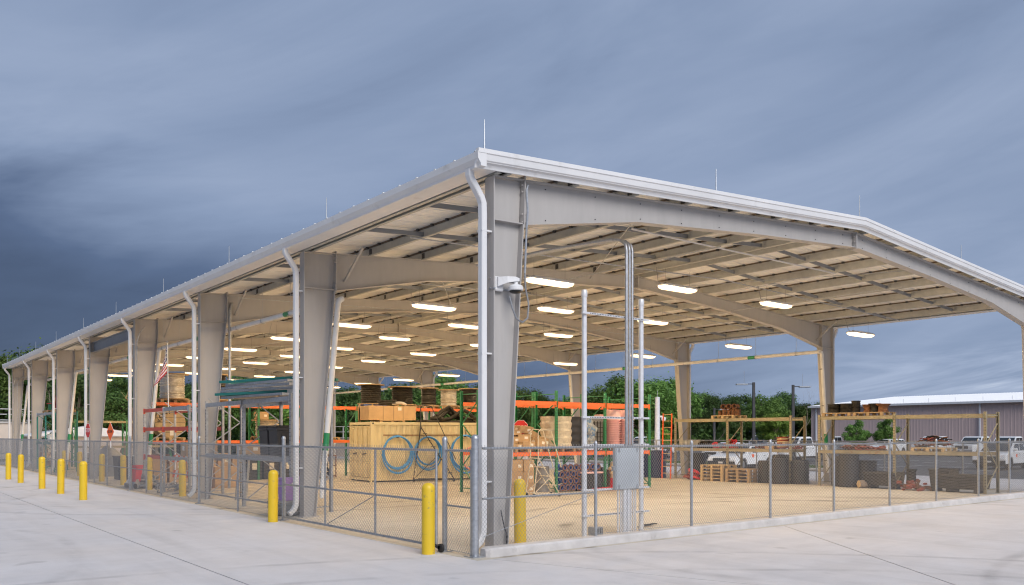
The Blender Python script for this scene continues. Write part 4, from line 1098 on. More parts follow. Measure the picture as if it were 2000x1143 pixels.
for nm, x, y, n in BL:
    t = thing('bucket_stack', '%s stack of nested pink buckets in stretch wrap on the orange rack' % nm, 'buckets', (x, y, PB), 0, 'pink bucket stacks')
    for q in range(n):
        b = MB(); z = q*.085; b.lathe([(.24, z), (.30, z + .07), (.335, z + .075), (.335, z + .084), (.28, z + .084)], n=18); b.build('bucket', 'pinkp', t)
    z = n*.085; b = MB(); b.lathe([(.33, z + .001), (.28, z + .33), (.255, z + .37), (.1, z + .375)], n=18); b.build('bucket', 'pinkp', t)
# floor level below the front orange rack
for i, (x, y) in enumerate(((8.85, 10.5), (9.35, 10.5), (8.9, 10.98), (9.4, 11.0))):
    for k_ in range(3): carton((x, y, k_*.39), rnd.uniform(-.05, .05), (.46, .44, .385), '%s carton from the left at %s of the floor stack under the orange rack' % (ORD[i], ['the bottom', 'the middle', 'the top'][k_]))
def hydrant_valve(loc, rz, label, m, s=1.0):
    t = thing('pipe_fitting', label, 'fitting', loc, rz, 'pipe fittings below the orange rack')
    b = MB(); b.lathe([(.07*s, -.16*s), (.12*s, -.16*s), (.12*s, -.13*s), (.075*s, -.12*s), (.09*s, 0), (.075*s, .12*s), (.12*s, .13*s), (.12*s, .16*s), (.07*s, .16*s)], (0, 0, .13*s), 14, 'y', cap=False); b.build('body', m, t)
    for yy in (-.162*s, .157*s):
        b = MB(); b.lathe([(.075*s, yy), (.122*s, yy), (.122*s, yy + .005), (.075*s, yy + .005), (.075*s, yy)], (0, 0, .13*s), 14, 'y', cap=False); b.build('flange_face', 'rust', t)
    return t
q = 0
PF = ['bottom row', 'second row', 'third row', 'top row']
for k_ in range(4):
    for i in range(7):
        x = 10.95 + i*.27 + (.13 if k_ % 2 else 0)
        hydrant_valve((x, 10.55, .02 + k_*.235), 0, '%s blue pipe fitting with rusty flange from the left, %s below the orange rack' % (ORD[i], PF[k_]), 'bluep')
for i, (x, m_, h) in enumerate(((10.55, 'greyp', .9), (13.3, 'blackp', .8), (13.9, 'rust', .7), (14.5, 'blackp', 1.0), (15.0, 'cable', .7))):
    t = thing('steel_drum', '%s dark drum from the left standing under the orange rack' % ORD[i], 'drum', (x, 11.0 + .1*(i % 2), 0), 0, 'drums below the orange rack')
    b = MB(); r_ = .25; b.lathe([(r_, 0), (r_*1.04, .01), (r_, .03), (r_, h*.33), (r_*1.04, h*.345), (r_, h*.36), (r_, h*.66), (r_*1.04, h*.675), (r_, h*.69), (r_, h - .02), (r_*1.04, h)], n=20); b.build('shell', m_, t)
    b = MB(); b.lathe([(r_*.96, h - .015), (.02, h - .015)], n=20); b.build('lid', m_, t)
for i, x in enumerate((13.55, 14.15)):
    t = thing('yellow_hydrant', '%s cream hydrant standing under the orange rack right of the stand' % ['left', 'right'][i], 'hydrant', (x, 10.5, 0), 0, 'cream hydrants')
    b = MB(); b.lathe([(.14, 0), (.14, .04), (.09, .05), (.09, .55), (.13, .57), (.13, .62), (.10, .66), (.11, .85), (.08, .97), (.03, 1.02)], n=16); b.build('barrel', 'tape', t)
    b = MB(); b.lathe([(.05, -.19), (.06, -.19), (.06, .19), (.05, .19)], (0, 0, .76), 12, 'x'); b.build('nozzle', 'tape', t)
t = thing('pallet_jack', 'red pallet jack parked under the orange rack', 'pallet jack', (12.9, 10.15, 0), R(10))
b = MB(); b.box(-.6, .5, -.26, -.12, .05, .10); b.box(-.6, .5, .12, .26, .05, .10); b.build('fork', 'redp', t)
b = MB(); b.box(.5, .72, -.2, .2, .06, .42); b.build('pump_housing', 'redp', t)
b = MB(); b.tube([(.7, 0, .3), (.9, 0, 1.1), (.9, -.12, 1.2), (.9, .12, 1.2)], .02, 8); b.build('handle', 'black', t)
for yy in (-.08, .08):
    b = MB(); b.lathe([(.08, -.03), (.09, -.02), (.09, .02), (.08, .03)], (.62, yy, .09), 14, 'y'); b.build('wheel', 'black', t)
t = thing('covered_crate', 'black crate topped by a pale pink sheet under the orange rack', 'crate', (12.3, 10.6, .0), 0)
b = MB(); b.cbox(-.45, .45, -.35, .35, .0, .62, .02); b.build('crate', 'blackp', t)
b = MB(); b.cbox(-.5, .5, -.4, .4, .621, .68, .02); b.build('sheet', 'pinkp', t)

# ------------------------------------------------------------------ goods at the gated side
# galvanised rack: stacked steel frames on top, dark bins on the middle shelf
t = thing('pallet', 'grey weathered pallet under the stacked frames on the galvanised rack', 'pallet', (.65, 10.6, 2.995), R(8), 'wooden pallets')
t.scale = (1, 1, .3)
for i in range(7):
    b = MB(); b.box(-.75 + .215*i, -.62 + .215*i, -1.1, 1.1, .12, .138); b.build('deck_board', 'wood', t)
for x in (-.7, 0, .66):
    b = MB(); b.box(x - .04, x + .04, -1.1, 1.1, 0, .1195); b.build('stringer', 'wood', t)
FRM = [('galv', 'lowest galvanised steel frame in the stack on top of the rack', 0), ('teal', 'teal steel frame near the bottom of the stack', .085), ('galv', 'second galvanised frame in the stack on the rack top', .17),
       ('galv', 'third galvanised frame in the stack on the rack top', .255), ('galv', 'upper galvanised frame below the top teal frame', .34), ('teal', 'topmost teal steel frame of the stack on the rack', .43)]
for i, (m_, lab, dz) in enumerate(FRM):
    t = thing('stacked_steel_frame', lab, 'frame', (.62 + .03*(i % 3), 11.0 - .07*i + (.1 if m_ == 'teal' else 0), 3.04 + dz), R(6 + 3*((i*7) % 4)), 'stacked steel frames')  # open steel frame: side rails and cross members only
    b = MB(); 
    for x in (-.62, .62): b.bar((x, -1.75, .035), (x, 1.75, .035), .08, .07)
    b.build('side_rail', m_, t)
    b = MB()
    for y in (-1.7, -.6, .6, 1.7): b.bar((-.58, y, .035), (.58, y, .035), .06, .06)
    b.build('cross_member', m_, t)
    if i == 1:
        b = MB(); b.box(-.68, -.66, -1.82, -1.5, -.02, .1); b.build('end_cap', 'label', t)
def black_bin(loc, label, rz=0):
    t = thing('plastic_bin', label, 'bin', loc, rz, 'black plastic bins')
    b = MB(); b.loft([[(sx*w, sy*d, z) for sx, sy in ((-1, -1), (1, -1), (1, 1), (-1, 1))] for w, d, z in ((.27, .27, 0), (.3, .3, .7), (.33, .33, .71), (.33, .33, .78), (.31, .31, .79))]); b.build('shell', 'blackp', t)
    b = MB()
    for x in (-.15, 0, .15): b.box(x - .02, x + .02, -.31, -.285, .12, .62)
    b.build('rib', 'blackp', t)
    b = MB(); b.cbox(-.335, .335, -.335, .335, .795, .84, .015); b.build('lid', 'blackp', t)
    return t
black_bin((.85, 10.75, 1.43), 'black plastic bin on the galvanised rack shelf, nearest the gate')
black_bin((.85, 11.45, 1.43), 'black plastic bin on the galvanised rack shelf, second from the gate')
carton((.7, 12.9, 1.435), 0, (.6, .5, .3), 'flat brown carton on the middle shelf of the galvanised rack')
t = thing('round_planter', 'grey round stacked tubs on the floor behind the gate bollard', 'tubs', (.15, 8.55, 0))
b = MB(); b.lathe([(.40, 0), (.55, .03), (.60, .10), (.55, .12), (.60, .16), (.62, .22), (.56, .24), (.60, .28), (.62, .34), (.5, .36), (.2, .34)], n=26); b.build('tub', 'greyp', t)
t = thing('purple_bin', 'purple plastic panel bin on the grey tubs behind the gate bollard', 'bin', (.10, 8.5, .365), R(20))
b = MB(); b.loft([[(sx*w, sy*.12, z) for sx, sy in ((-1, -1), (1, -1), (1, 1), (-1, 1))] for w, z in ((.3, 0), (.36, .52), (.38, .53), (.38, .57))]); b.build('body', 'purple', t)
b = MB(); b.box(-.1, .1, -.125, -.12, .36, .44); b.build('paper_label', 'label', t)
# red beam rack: road barrier boards, loose goods
t = thing('road_barrier', 'folding road barrier with orange and white diagonal stripes under the red rack', 'barrier', (.9, 19.9, 0), R(-75))
for z in (.45, 1.0):
    b = MB(); n = 8
    for i in range(n):
        b.cur = i % 2; x0 = -.6 + 1.2*i/n; w = 1.2/n; sh = .10
        b.prism([(x0 - sh/2, z), (x0 + w - sh/2, z), (x0 + w + sh/2, z + .26), (x0 + sh/2, z + .26)], 'y', -.012, .012)
    b.build('striped_board', ['sign_orange', 'sign_white'], t)
for x in (-.5, .5):
    b = MB(); b.bar((x, .03, 0), (x, .02, 1.35), .05, .03); b.bar((x, .5, 0), (x, .02, 1.3), .05, .03); b.build('leg', 'sign_white', t)
def heap(name, label, cat, loc, n, ext, sizes, mats, kind='tube'):
    t = thing(name, label, cat, loc)
    for mi, m_ in enumerate(mats):
        b = MB()
        for _ in range(n//len(mats)):
            x, y = rnd.gauss(0, ext[0]/2.4), rnd.gauss(0, ext[1]/2.4)
            x = max(-ext[0], min(ext[0], x)); y = max(-ext[1], min(ext[1], y))
            z = ext[2]*max(.05, 1 - (abs(x)/ext[0])**1.5*.8 - (abs(y)/ext[1])**1.5*.5)*rnd.uniform(.15, .9)
            s = rnd.uniform(*sizes)
            if kind == 'tube':
                a = rnd.uniform(0, 6.28); dz = rnd.uniform(-.3, .3)*s
                b.tube([(x - s*math.cos(a), y - s*math.sin(a), max(.02, z - dz)), (x, y, z + .2*s), (x + s*math.cos(a), y + s*math.sin(a), max(.02, z + dz))], s*.13, 6)
            elif kind == 'ring':
                a = rnd.uniform(0, 3.14); ti = rnd.uniform(-.8, .8)
                pts = []
                for q in range(13):
                    u = 2*math.pi*q/12; p = Vector((s*math.cos(u), s*math.sin(u), 0)); p.rotate(Matrix.Rotation(ti, 3, 'X')); p.rotate(Matrix.Rotation(a, 3, 'Z')); pts.append((x + p.x, y + p.y, max(.04, z + p.z)))
                b.tube(pts, s*.22, 6, False)
            else:
                q = Matrix.Rotation(rnd.uniform(0, 3), 4, 'Z') @ Matrix.Rotation(rnd.uniform(-.5, .5), 4, 'X')
                bb = MB(); bb.box(-s*.5, s*.5, -s*.4, s*.4, -s*.3, s*.3)
                b._add([tuple(q @ Vector(v_) + Vector((x, y, max(s*.35, z)))) for v_ in bb.v], bb.f)
        b.build('piece', m_, t)['kind'] = 'stuff'
    return t
heap('hose_heap', 'low heap of grey green netting on the floor under the red rack', 'netting', (.5, 19.0, 0), 60, (.55, 2.2, .38), (.1, .22), ['greyp', 'hoseg'])
heap('scrap_heap', 'heap of grey coiled line and netting behind the fence by the red bin', 'netting', (.2, 22.1, 0), 50, (.5, .9, .55), (.12, .25), ['greyp', 'hoseg'], 'ring')
carton((.75, 18.0, 1.27), 0, (.8, .6, .5), 'large brown carton on the lower shelf of the red rack, nearer one')
carton((.75, 17.1, 1.27), .05, (.7, .6, .55), 'large brown carton on the lower shelf by the third column')
carton((2.6, 20.5, 0), .05, (.9, .7, .8), 'big brown carton on the floor behind the red rack')
t = thing('wire_stand', 'small square wire stand on the floor inside the fence', 'stand', (-.25, 18.6, 0))
b = MB()
for y in (-.3, .3):
    for z in (.02, .34): b.bar((0, -.3, z), (0, .3, z), .02, .02)
    b.bar((0, y, 0), (0, y, .36), .02, .02)
b.bar((0, -.3, .02), (0, .3, .34), .015, .015); b.bar((0, .3, .02), (0, -.3, .34), .015, .015); b.build('frame', 'galv', t)
# flag on a pole fixed to the rack
fl_ = thing('flag', 'american flag hanging from a slanted pale pole above the red rack', 'flag', (.15, 19.0, 2.96))
b = MB(); b.tube([(0, 0, -.1), (0, .12, 2.3)], .018, 8); b.build('pole', 'label', fl_)
b = MB(); b.lathe([(.02, 0), (.035, .03), (.02, .07)], (0, .12, 2.29), 10); b.build('finial', 'galv', fl_)
b = MB(); nx, nz = 18, 13
def fpt(i, j):
    u = i/nx; v = j/nz                      # u along the fly, v along the hoist (0 top)
    y = .115 + .10*u*(1 - .2*v) + .30*u*v; z = 2.18 - .95*v*(1 - .25*u) - .78*u
    x = .06*math.sin(u*14 + v*2)*(.25 + u) + .02
    return (-.02 - (y - .115)*1.25, .12 + x*.8, z)
vs_ = [fpt(i, j) for i in range(nx + 1) for j in range(nz + 1)]
o_ = len(b.v); b.v += vs_
for i in range(nx):
    for j in range(nz):
        b.f.append((i*(nz+1)+j, (i+1)*(nz+1)+j, (i+1)*(nz+1)+j+1, i*(nz+1)+j+1)); b.sm.append(True)
        b.mi.append(2 if (i < 7 and j < 7) else (0 if j % 2 == 0 else 1))
b.build('cloth', ['flag_red', 'sign_white', 'flag_blue'], fl_)
b = MB()
for i in range(1, 7):
    for j in range(1, 7):
        if (i + j) % 2: continue
        p = fpt(i, j); b.box(p[0] - .010, p[0] + .010, p[1] - .012, p[1] + .012, p[2] - .014, p[2] + .014)
b.build('star', 'sign_white', fl_)
# hand signs on the fence
sign_plate('traffic_paddle', 'orange diamond SLOW paddle with white handle fixed to the fence top', 4, .36, 'sign_orange', (-.74, 23.4, 2.13), R(-82), 'SLOW', .16, .62, R(45), .95)
sign_plate('traffic_paddle', 'red octagonal STOP paddle standing behind the fence', 8, .32, 'sign_red', (-.5, 28.4, 2.2), R(-86), 'STOP', .26, .7)
t = thing('red_bin', 'red plastic bin tipped against the fence post', 'bin', (-.3, 21.5, 0), R(15)); t.scale = (.62, .62, .85)
b = MB(); b.loft([[(sx*w + z*.12, sy*d, z) for sx, sy in ((-1, -1), (1, -1), (1, 1), (-1, 1))] for w, d, z in ((.16, .16, .32), (.22, .22, .98), (.24, .24, .99), (.24, .24, 1.04))]); b.build('shell', 'redp', t)
b = MB(); b.lathe([(.10, -.03), (.12, -.02), (.12, .02), (.10, .03)], (-.12, .18, .13), 14, 'y'); b.lathe([(.10, -.03), (.12, -.02), (.12, .02), (.10, .03)], (-.12, -.18, .13), 14, 'y'); b.build('wheel', 'black', t)
b = MB(); b.bar((-.12, -.2, .13), (-.12, .2, .13), .03, .03); b.loft([[(-.3, y, .02), (.2, y, .05), (.1, y, .5), (0, y, .5)] for y in (-.17, .17)]); b.build('cradle', 'galv', t)
# far bays on the gated side
for i, (y, d, h, mc_, mfl, lab) in enumerate(((39.8, 1.0, .75, 'cable', 'rust', 'black drum reel with rusty rims on the teal rack'), (41.0, .55, .75, 'redp', 'rust', 'small red reel on the teal rack'),
                                     (41.9, .7, .45, 'cable', 'blackp', 'black low reel with a white top on the teal rack'), (43.1, .6, .42, 'green', 'redp', 'small green reel with red side on the teal rack'))):
    reel((.65, y, 3.41), lab, d, h, mc_, mfl, planks=False)
pallet((.65, 40.0, 3.265), R(90), 'rust stained pallet under the black drum reel on the teal rack')
pallet((.65, 42.6, 3.265), R(90), 'rust stained pallet under the small reels on the teal rack')
heap('plastic_heap', 'heap of loose plastic bags on the teal rack shelf', 'bags', (.65, 42.0, 1.62), 40, (.4, 1.8, .6), (.2, .4), ['plastic_wrap', 'label', 'blackp'], 'box')
heap('plastic_heap', 'pale crumpled plastic sheeting beside the last column', 'bags', (.9, 46.6, .3), 30, (.4, .8, 1.6), (.25, .45), ['plastic_wrap', 'card'], 'box')
t = thing('spoil_tarp', 'dark grey covered mound behind the far fence panels', 'mound', (1.6, 34.0, 0))
b = MB(); rings = []
for i in range(7):
    f = i/6; rr = 1.25*(1 - f**2*.85)
    rings.append([(rr*.8*math.cos(a)*(1 + .08*math.sin(3*a + i)), rr*1.5*math.sin(a)*(1 + .06*math.sin(5*a + i)), 1.45*f) for a in [2*math.pi*q/24 for q in range(24)]])
b.loft(rings, smooth=True); b.build('cover', 'greyp', t)
for i, (x, y, s) in enumerate(((1.2, 29.0, .9), (1.6, 26.2, 1.0), (1.3, 37.2, .9))):
    t = thing('steel_bin', ['dark waste bin behind the paddle signs', 'mesh sided steel bin behind the orange diamond sign', 'dark waste bin below the teal rack'][i], 'bin', (x, y, 0))
    b = MB(); b.loft([[(sx*w, sy*w, z) for sx, sy in ((-1, -1), (1, -1), (1, 1), (-1, 1))] for w, z in ((.45*s, 0), (.5*s, 1.1*s), (.53*s, 1.11*s), (.53*s, 1.18*s))]); b.build('shell', ['blackp', 'rust', 'greyp'][i], t)
    b = MB(); 
    for q in range(4): b.box(-.52*s, .52*s, -.515*s, -.47*s, .2 + .2*q*s, .25 + .2*q*s)
    b.build('rib', 'dark', t)
heap('timber_pile', 'stack of pale timber and boards behind the far fence', 'timber', (2.2, 29.5, 0), 40, (.8, 2.0, .9), (.3, .8), ['wood', 'wood_pale', 'card'], 'box')
for i, y in enumerate((36.0, 39.5, 47.5, 50.5)):
    carton((1.8 + .3*(i % 2), y, 0), .2*i, (.9, .8, .9), '%s large brown carton along the far bays from the front' % ORD[i])

# ------------------------------------------------------------------ goods on the car park side
def coupling(loc, rz, label, s, up, m='rust'):
    t = thing('pipe_coupling', label, 'fitting', loc, rz, 'rusty couplings on the tan rack')
    b = MB(); pr = [(.12, -.17), (.155, -.17), (.155, -.13), (.13, -.11), (.13, .11), (.155, .13), (.155, .17), (.12, .17), (.12, -.17)]
    b.lathe([(r*s, z*s) for r, z in pr], (0, 0, .17*s if up else .155*s), 16, 'z' if up else 'x', cap=False); b.build('sleeve', m, t)
    b = MB()
    for q in range(4):
        a = q*math.pi/2 + .4; bx = .145*s*math.cos(a), .145*s*math.sin(a)
        if up: b.tube([(bx[0], bx[1], .02*s), (bx[0], bx[1], .32*s)], .012*s, 5)
        else: b.tube([(-.15*s, bx[0], .155*s + bx[1]), (.15*s, bx[0], .155*s + bx[1])], .012*s, 5)
    b.build('bolt', 'dark', t)
    return t
pallet((22.1, 11.75, 2.735), R(-88), 'orange tinted pallet below the rusty couplings on the tan rack', 'wood_pale')
for i in range(5): coupling((22.0, 12.15 - .235*i, 2.875), .3*i, '%s upright rusty coupling in the front row on the tan rack' % ORD[i], .74 if i else .62, True)
for i in range(3): coupling((22.3, 12.0 - .3*i, 2.875), .3*i, '%s upright rusty coupling in the back row on the tan rack' % ORD[i], .75, True)
for i in range(3): coupling((22.05, 11.95 - .30*i, 3.135), R(5), '%s rusty coupling lying on top of the upright ones' % ORD[i], .8, False)
# middle shelves of the tan racks
t = thing('steel_pipe', 'short wide steel pipe lying on the tan rack shelf', 'pipe', (22.0, 13.75, 1.41), R(-60))
b = MB(); b.lathe([(.17, -.4), (.19, -.4), (.19, .4), (.17, .4), (.17, -.4)], (0, 0, .19), 22, 'x', cap=False); b.build('tube', 'greyp', t)
b = MB(); b.lathe([(.192, -.3), (.2, -.3), (.2, -.22), (.192, -.22)], (0, 0, .19), 22, 'x', cap=False); b.build('collar', 'galv', t)
heap('cable_pile', 'dark coil of cable next to the steel pipe on the tan rack', 'cable', (22.1, 13.0, 1.41), 16, (.25, .25, .35), (.16, .22), ['cable'], 'ring')
for i, (y, n, ex, lab, ms) in enumerate(((12.55, 10, (.2, .2, .28), 'small red valve heap on the tan rack', ['redp']), (11.6, 26, (.3, .42, .42), 'large heap of red valve handles on the tan rack', ['rust_red', 'redp']), (9.9, 22, (.3, .5, .26), 'low heap of rusty red clamps on the tan rack', ['rust_red', 'rust']), (8.35, 12, (.3, .3, .15), 'few rusty clamps at the end of the tan rack shelf', ['rust_red']))):
    heap('fitting_heap', lab, 'fittings', (22.1, y, 1.41), n, ex, (.07, .13), ms, 'ring')
t = thing('hose_roll', 'striped coil of orange and white rope on the tan rack', 'rope', (22.1, 9.0, 1.41))
b = MB(); b.tube([((.24 + .02*math.sin(i))*math.cos(i*.5), (.24 + .02*math.sin(i))*math.sin(i*.5), .04 + .0047*i) for i in range(100)], .035, 6)
b.cur = 0; n_ = len(b.f); b.mi = [0 if (q//90) % 2 else 1 for q in range(n_)]; b.build('coil', ['tape', 'rust_red'], t)
carton((22.1, 9.55, 1.41), .2, (.5, .4, .2), 'pale open carton on the tan rack beside the rope coil')
heap('fitting_heap', 'long row of rusty fittings on the corner tan rack shelf', 'fittings', (22.1, 5.5, 1.41), 40, (.32, 1.2, .22), (.07, .14), ['rust', 'rust_red'], 'ring')
pallet((22.1, 2.75, 1.415), R(-90), 'bright wooden pallet on the corner tan rack shelf', 'wood_pale')
heap('root_heap', 'tangled heap of rusty chain and hooks on the bright pallet', 'chain', (22.1, 2.75, 1.555), 90, (.42, .62, .52), (.08, .2), ['rust', 'rust_red', 'cable'], 'tube')
pallet((22.1, 6.3, 2.735), R(-90), 'worn pallet below the black reels on the corner tan rack')
pallet((22.1, 5.0, 2.735), R(-90), 'worn pallet below the rusty bowls on the corner tan rack')
for i, (y, d, h) in enumerate(((6.62, .55, .36), (6.05, .62, .36), (5.72, .36, .46))):
    reel((22.05, y, 2.875), ['black reel at the left on the corner tan rack top', 'black reel in the middle on the corner tan rack top', 'tall narrow black reel on the corner tan rack top'][i], d, h, 'cable', 'blackp', fill=.9, planks=False)
for i, (y, d, h, m_) in enumerate(((5.25, .34, .27, 'rust'), (4.95, .40, .3, 'cable'), (4.62, .46, .28, 'rust'))):
    t = thing('cast_collar', ['small rusty cast collar beside the black reels', 'dark cast collar between the two rusty ones', 'wide rusty cast collar at the right on the corner tan rack'][i], 'fitting', (22.05, y, 2.875), 0, 'cast collars')
    b = MB(); b.lathe([(d*.36, 0), (d*.44, 0), (d*.36, h*.4), (d*.40, h*.75), (d*.55, h), (d*.5, h), (d*.30, h*.6), (d*.36, 0)], n=20, cap=False); b.build('casting', m_, t)
    b = MB(); b.lathe([(d*.5, h), (d*.58, h + .002), (d*.58, h + .03), (d*.5, h + .03), (d*.5, h)], n=20, cap=False); b.build('rim', m_, t)
# floor goods under the tan racks
for k_ in range(5):
    pallet((21.3, 11.7, .142*k_), R(-90), '%s pallet from the ground in the pallet stack by the tan rack' % ORD[k_], 'wood_pale')
for k_ in range(4):
    pallet((21.35, 10.4, .142*k_), R(-88), '%s pallet from the ground in the darker stack beside it' % ORD[k_])
DR = [(21.6, 9.4, .9, .42), (21.4, 8.7, 1.0, .40), (22.1, 9.0, 1.15, .45), (21.9, 8.1, .95, .4), (22.2, 13.6, 1.15, .4), (21.3, 15.2, 1.25, .38), (20.9, 15.9, 1.1, .36), (21.9, 6.2, 1.15, .42), (21.6, 5.75, 1.25, .38), (22.2, 5.4, 1.0, .42)]
DL = ['black corrugated drum behind the pallet stack', 'black corrugated drum right of the pallet stack, front one', 'tall black corrugated drum below the rope coil', 'black corrugated drum near the far column foot', 'dark corrugated drum below the steel pipe',
      'navy corrugated drum beside the orange ladder', 'navy corrugated drum left of the orange ladder', 'tall black drum at the left under the corner tan rack', 'tallest black drum under the corner tan rack', 'dark drum behind the tallest under the corner tan rack']
for (x, y, h, r_), lab in zip(DR, DL):
    t = thing('corrugated_drum', lab, 'drum', (x, y, 0), 0, 'corrugated drums under the tan racks')
    b = MB(); n = int(h/.09); b.lathe([(r_*(1.0 if i % 2 else .94), h*i/n) for i in range(n + 1)], n=22); b.build('shell', 'blackp' if 'navy' not in lab else mat('navy_plastic', (.02, .03, .09), .45, var=.15), t)
    b = MB(); b.lathe([(r_*.9, h + .001), (r_*.9, h + .03), (.05, h + .04)], n=22); b.build('lid', 'dark', t)
pallet((21.9, 5.8, .0), R(-90) + .1, 'pallet lying on the floor in front of the corner tan rack drums') if False else None
t = thing('steel_trough', 'long dark steel trough below the corner tan rack, left one', 'trough', (21.7, 4.4, 0), R(-90))
def trough(t, L_, h, m_):
    b = MB(); b.loft([[(x, y, z) for y, z in ((-.25, .12), (.25, .12), (.42, h), (.38, h), (.22, .16), (-.22, .16), (-.38, h), (-.42, h))] for x in (-L_/2, L_/2)]); b.build('shell', m_, t)
    for x in (-L_*.35, L_*.35):
        b = MB(); b.box(x - .05, x + .05, -.3, .3, 0, .12); b.build('skid', 'dark', t)
    for y in (-.45, .42):
        b = MB(); b.box(-L_/2 - .02, L_/2 + .02, y, y + .03, h - .06, h + .01); b.build('lip', m_, t)
trough(t, 1.2, .62, 'dark')
t = thing('steel_trough', 'dark steel trough at the right end below the corner tan rack', 'trough', (21.8, 1.5, 0), R(-95)); trough(t, 1.3, .62, 'dark')
t = thing('steel_trough', 'dark open bin between the red fittings and the right trough', 'trough', (22.0, 2.35, 0), R(-90)); trough(t, .7, .8, 'dark')
heap('fitting_heap', 'heap of red brown castings on the floor below the corner tan rack', 'fittings', (21.6, 3.25, 0), 34, (.4, .7, .5), (.1, .22), ['rust_red', 'rust'], 'box')
t = thing('pipe_elbow', 'short dark pipe standing among the red brown castings', 'pipe', (21.6, 3.3, .35))
b = MB(); b.lathe([(.11, 0), (.13, 0), (.13, .42), (.11, .42)], n=16); b.build('tube', 'cable', t); b = MB(); b.lathe([(.13, .36), (.17, .36), (.17, .42), (.13, .42)], n=16, cap=False); b.build('flange', 'cable', t)
t = thing('log_section', 'cut pale log end lying beside the dark trough', 'log', (21.5, 5.05, 0), R(-30))
b = MB(); b.lathe([(.14, -.25), (.15, -.24), (.15, .24), (.14, .25)], (0, 0, .15), 16, 'x'); b.build('log', 'palebark', t); b = MB(); b.lathe([(.135, -.252), (.02, -.2525)], (0, 0, .15), 16, 'x'); b.build('cut_face', 'wood_pale', t)
heap('hose_heap', 'red hose reels heaped on the floor left of the pallet stack', 'hoses', (21.3, 13.0, 0), 14, (.25, .45, .5), (.15, .24), ['rust_red', 'redp'], 'ring')
t = thing('tie_down_pipe', 'low grey floor pipe with black cable lying near the stand', 'pipe', (4.9, .9, 0), R(10))
b = MB(); b.tube([(-.3, 0, .03), (.35, .05, .03)], .02, 8); b.build('pipe', 'hoseg', t); b = MB(); b.tube([(-.1, .05, .05), (.1, -.06, .06), (.3, .04, .05), (.45, 0, .04)], .015, 6); b.build('cable', 'black', t)

# ------------------------------------------------------------------ warehouse across the car park
wh = thing('warehouse', 'low mauve brown metal warehouse with white roof behind the car park', 'warehouse', (100.0, 0, 0))
WY0, WY1, WH = -60.0, 56.5, 6.0
wp = MB(); pitch = .40; pts = []
ribn = 8
for i in range(ribn):
    y = i*pitch; pts += [(y, 0), (y + .26, 0), (y + .29, .015), (y + .35, .015), (y + .38, 0)]
pts.append((ribn*pitch, 0))
wp.loft([[(-d, y, z) for y, d in pts] for z in (0, WH)], False, False, closed=False); mwp = wp.mesh('wall_panel', 'siding')
PWW = ribn*pitch
n = int((WY1 - WY0)/PWW)
for i in range(n): link('wall_panel', mwp, wh, (0, WY1 - PWW*(i + 1), 0))
b = MB(); b.box(.02, 30, WY1 - .1, WY1, 0, WH); b.build('end_wall', 'siding', wh)
rp = MB(); pts = []
for i in range(ribn):
    y = i*pitch; pts += [(y, 0), (y + .28, 0), (y + .31, .06), (y + .36, .06), (y + .39, 0)]
pts.append((ribn*pitch, 0))
rp.loft([[(-.45, y, WH + .12 + d) for y, d in pts], [(24, y, WH + 2.15 + d) for y, d in pts]], False, False, closed=False); mrp2 = rp.mesh('roof_panel', 'wroof')
for i in range(n): link('roof_panel', mrp2, wh, (0, WY1 - PWW*(i + 1), 0))
b = MB(); b.box(-.62, -.38, WY1 - n*PWW, WY1 + .2, WH - .12, WH + .14); b.build('gutter', 'wroof', wh)
for y in (55.6, 33.5, 14.0, -6, -26):
    b = MB(); b.box(-.22, -.06, y - .09, y + .09, 0, WH - .1); b.build('downspout', 'wroof', wh)
b = MB()
for i in range(24): b.tube([(.5, WY1 - i*3.3, WH + .2), (.5, WY1 - i*3.3, WH + .75)], .02, 4)
b.build('lightning_rod', 'galv', wh)

# ------------------------------------------------------------------ lamp posts
def lamp_post(px, z, ytop, label, side=-1, m='dark'):
    x, y, _ = at(px, z); h = 2 + (850 - ytop)*z/1643.0
    t = thing('lamp_post', label, 'lamp post', (x, y, 0), -TH, 'car park lamp posts')
    b = MB(); b.loft([[(sx*w, sy*w, zz) for sx, sy in ((-1, -1), (1, -1), (1, 1), (-1, 1))] for w, zz in ((.11, 0), (.085, h))]); b.build('pole', m, t)
    b = MB(); b.box(-.25, .25, -.25, .25, 0, .7); b.build('footing', 'kerb', t)
    b = MB(); b.bar((0, 0, h - .12), (side*.5, 0, h - .12), .06, .06); b.build('arm', m, t)
    b = MB(); b.cbox(min(side*.45, side*1.3), max(side*.45, side*1.3), -.17, .17, h - .20, h - .09, .03); b.build('lamp_head', 'galv', t)
    b = MB(); b.tube([(side*.7, 0, h - .1), (side*.7, 0, h + .85)], .012, 4); b.build('lightning_rod', 'galv', t)
    return t
lamp_post(1472, 62, 747, 'tall dark lamp post with arm to the left behind the tan rack', -1)
lamp_post(1549, 64, 752, 'tall dark lamp post with arm to the right behind the tan rack', 1)
lamp_post(1395, 78, 797, 'small distant dark lamp post left of the couplings', 1)
x, y, _ = at(1284, 52)
cp = thing('camera_pole', 'silver camera pole with white dome beside the green rack', 'pole', (x, y, 0), -TH)
b = MB(); b.tube([(0, 0, 0), (0, 0, 4.35)], [.19, .15], 12); b.build('pole', 'galv_bright', cp)
b = MB(); b.tube([(0, 0, 4.35), (0, 0, 4.75)], .015, 5); b.build('rod', 'galv', cp)
b = MB(); b.box(.1, .38, -.05, .05, 3.1, 3.2); b.lathe([(.06, 3.12), (.15, 3.08), (.16, 2.98), (.1, 2.88), (.03, 2.86)], (.38, 0, 0), 14); b.build('dome', 'white', cp)
b = MB(); b.box(-.24, .24, -.24, .24, 0, .9); b.build('footing', 'cream', cp)

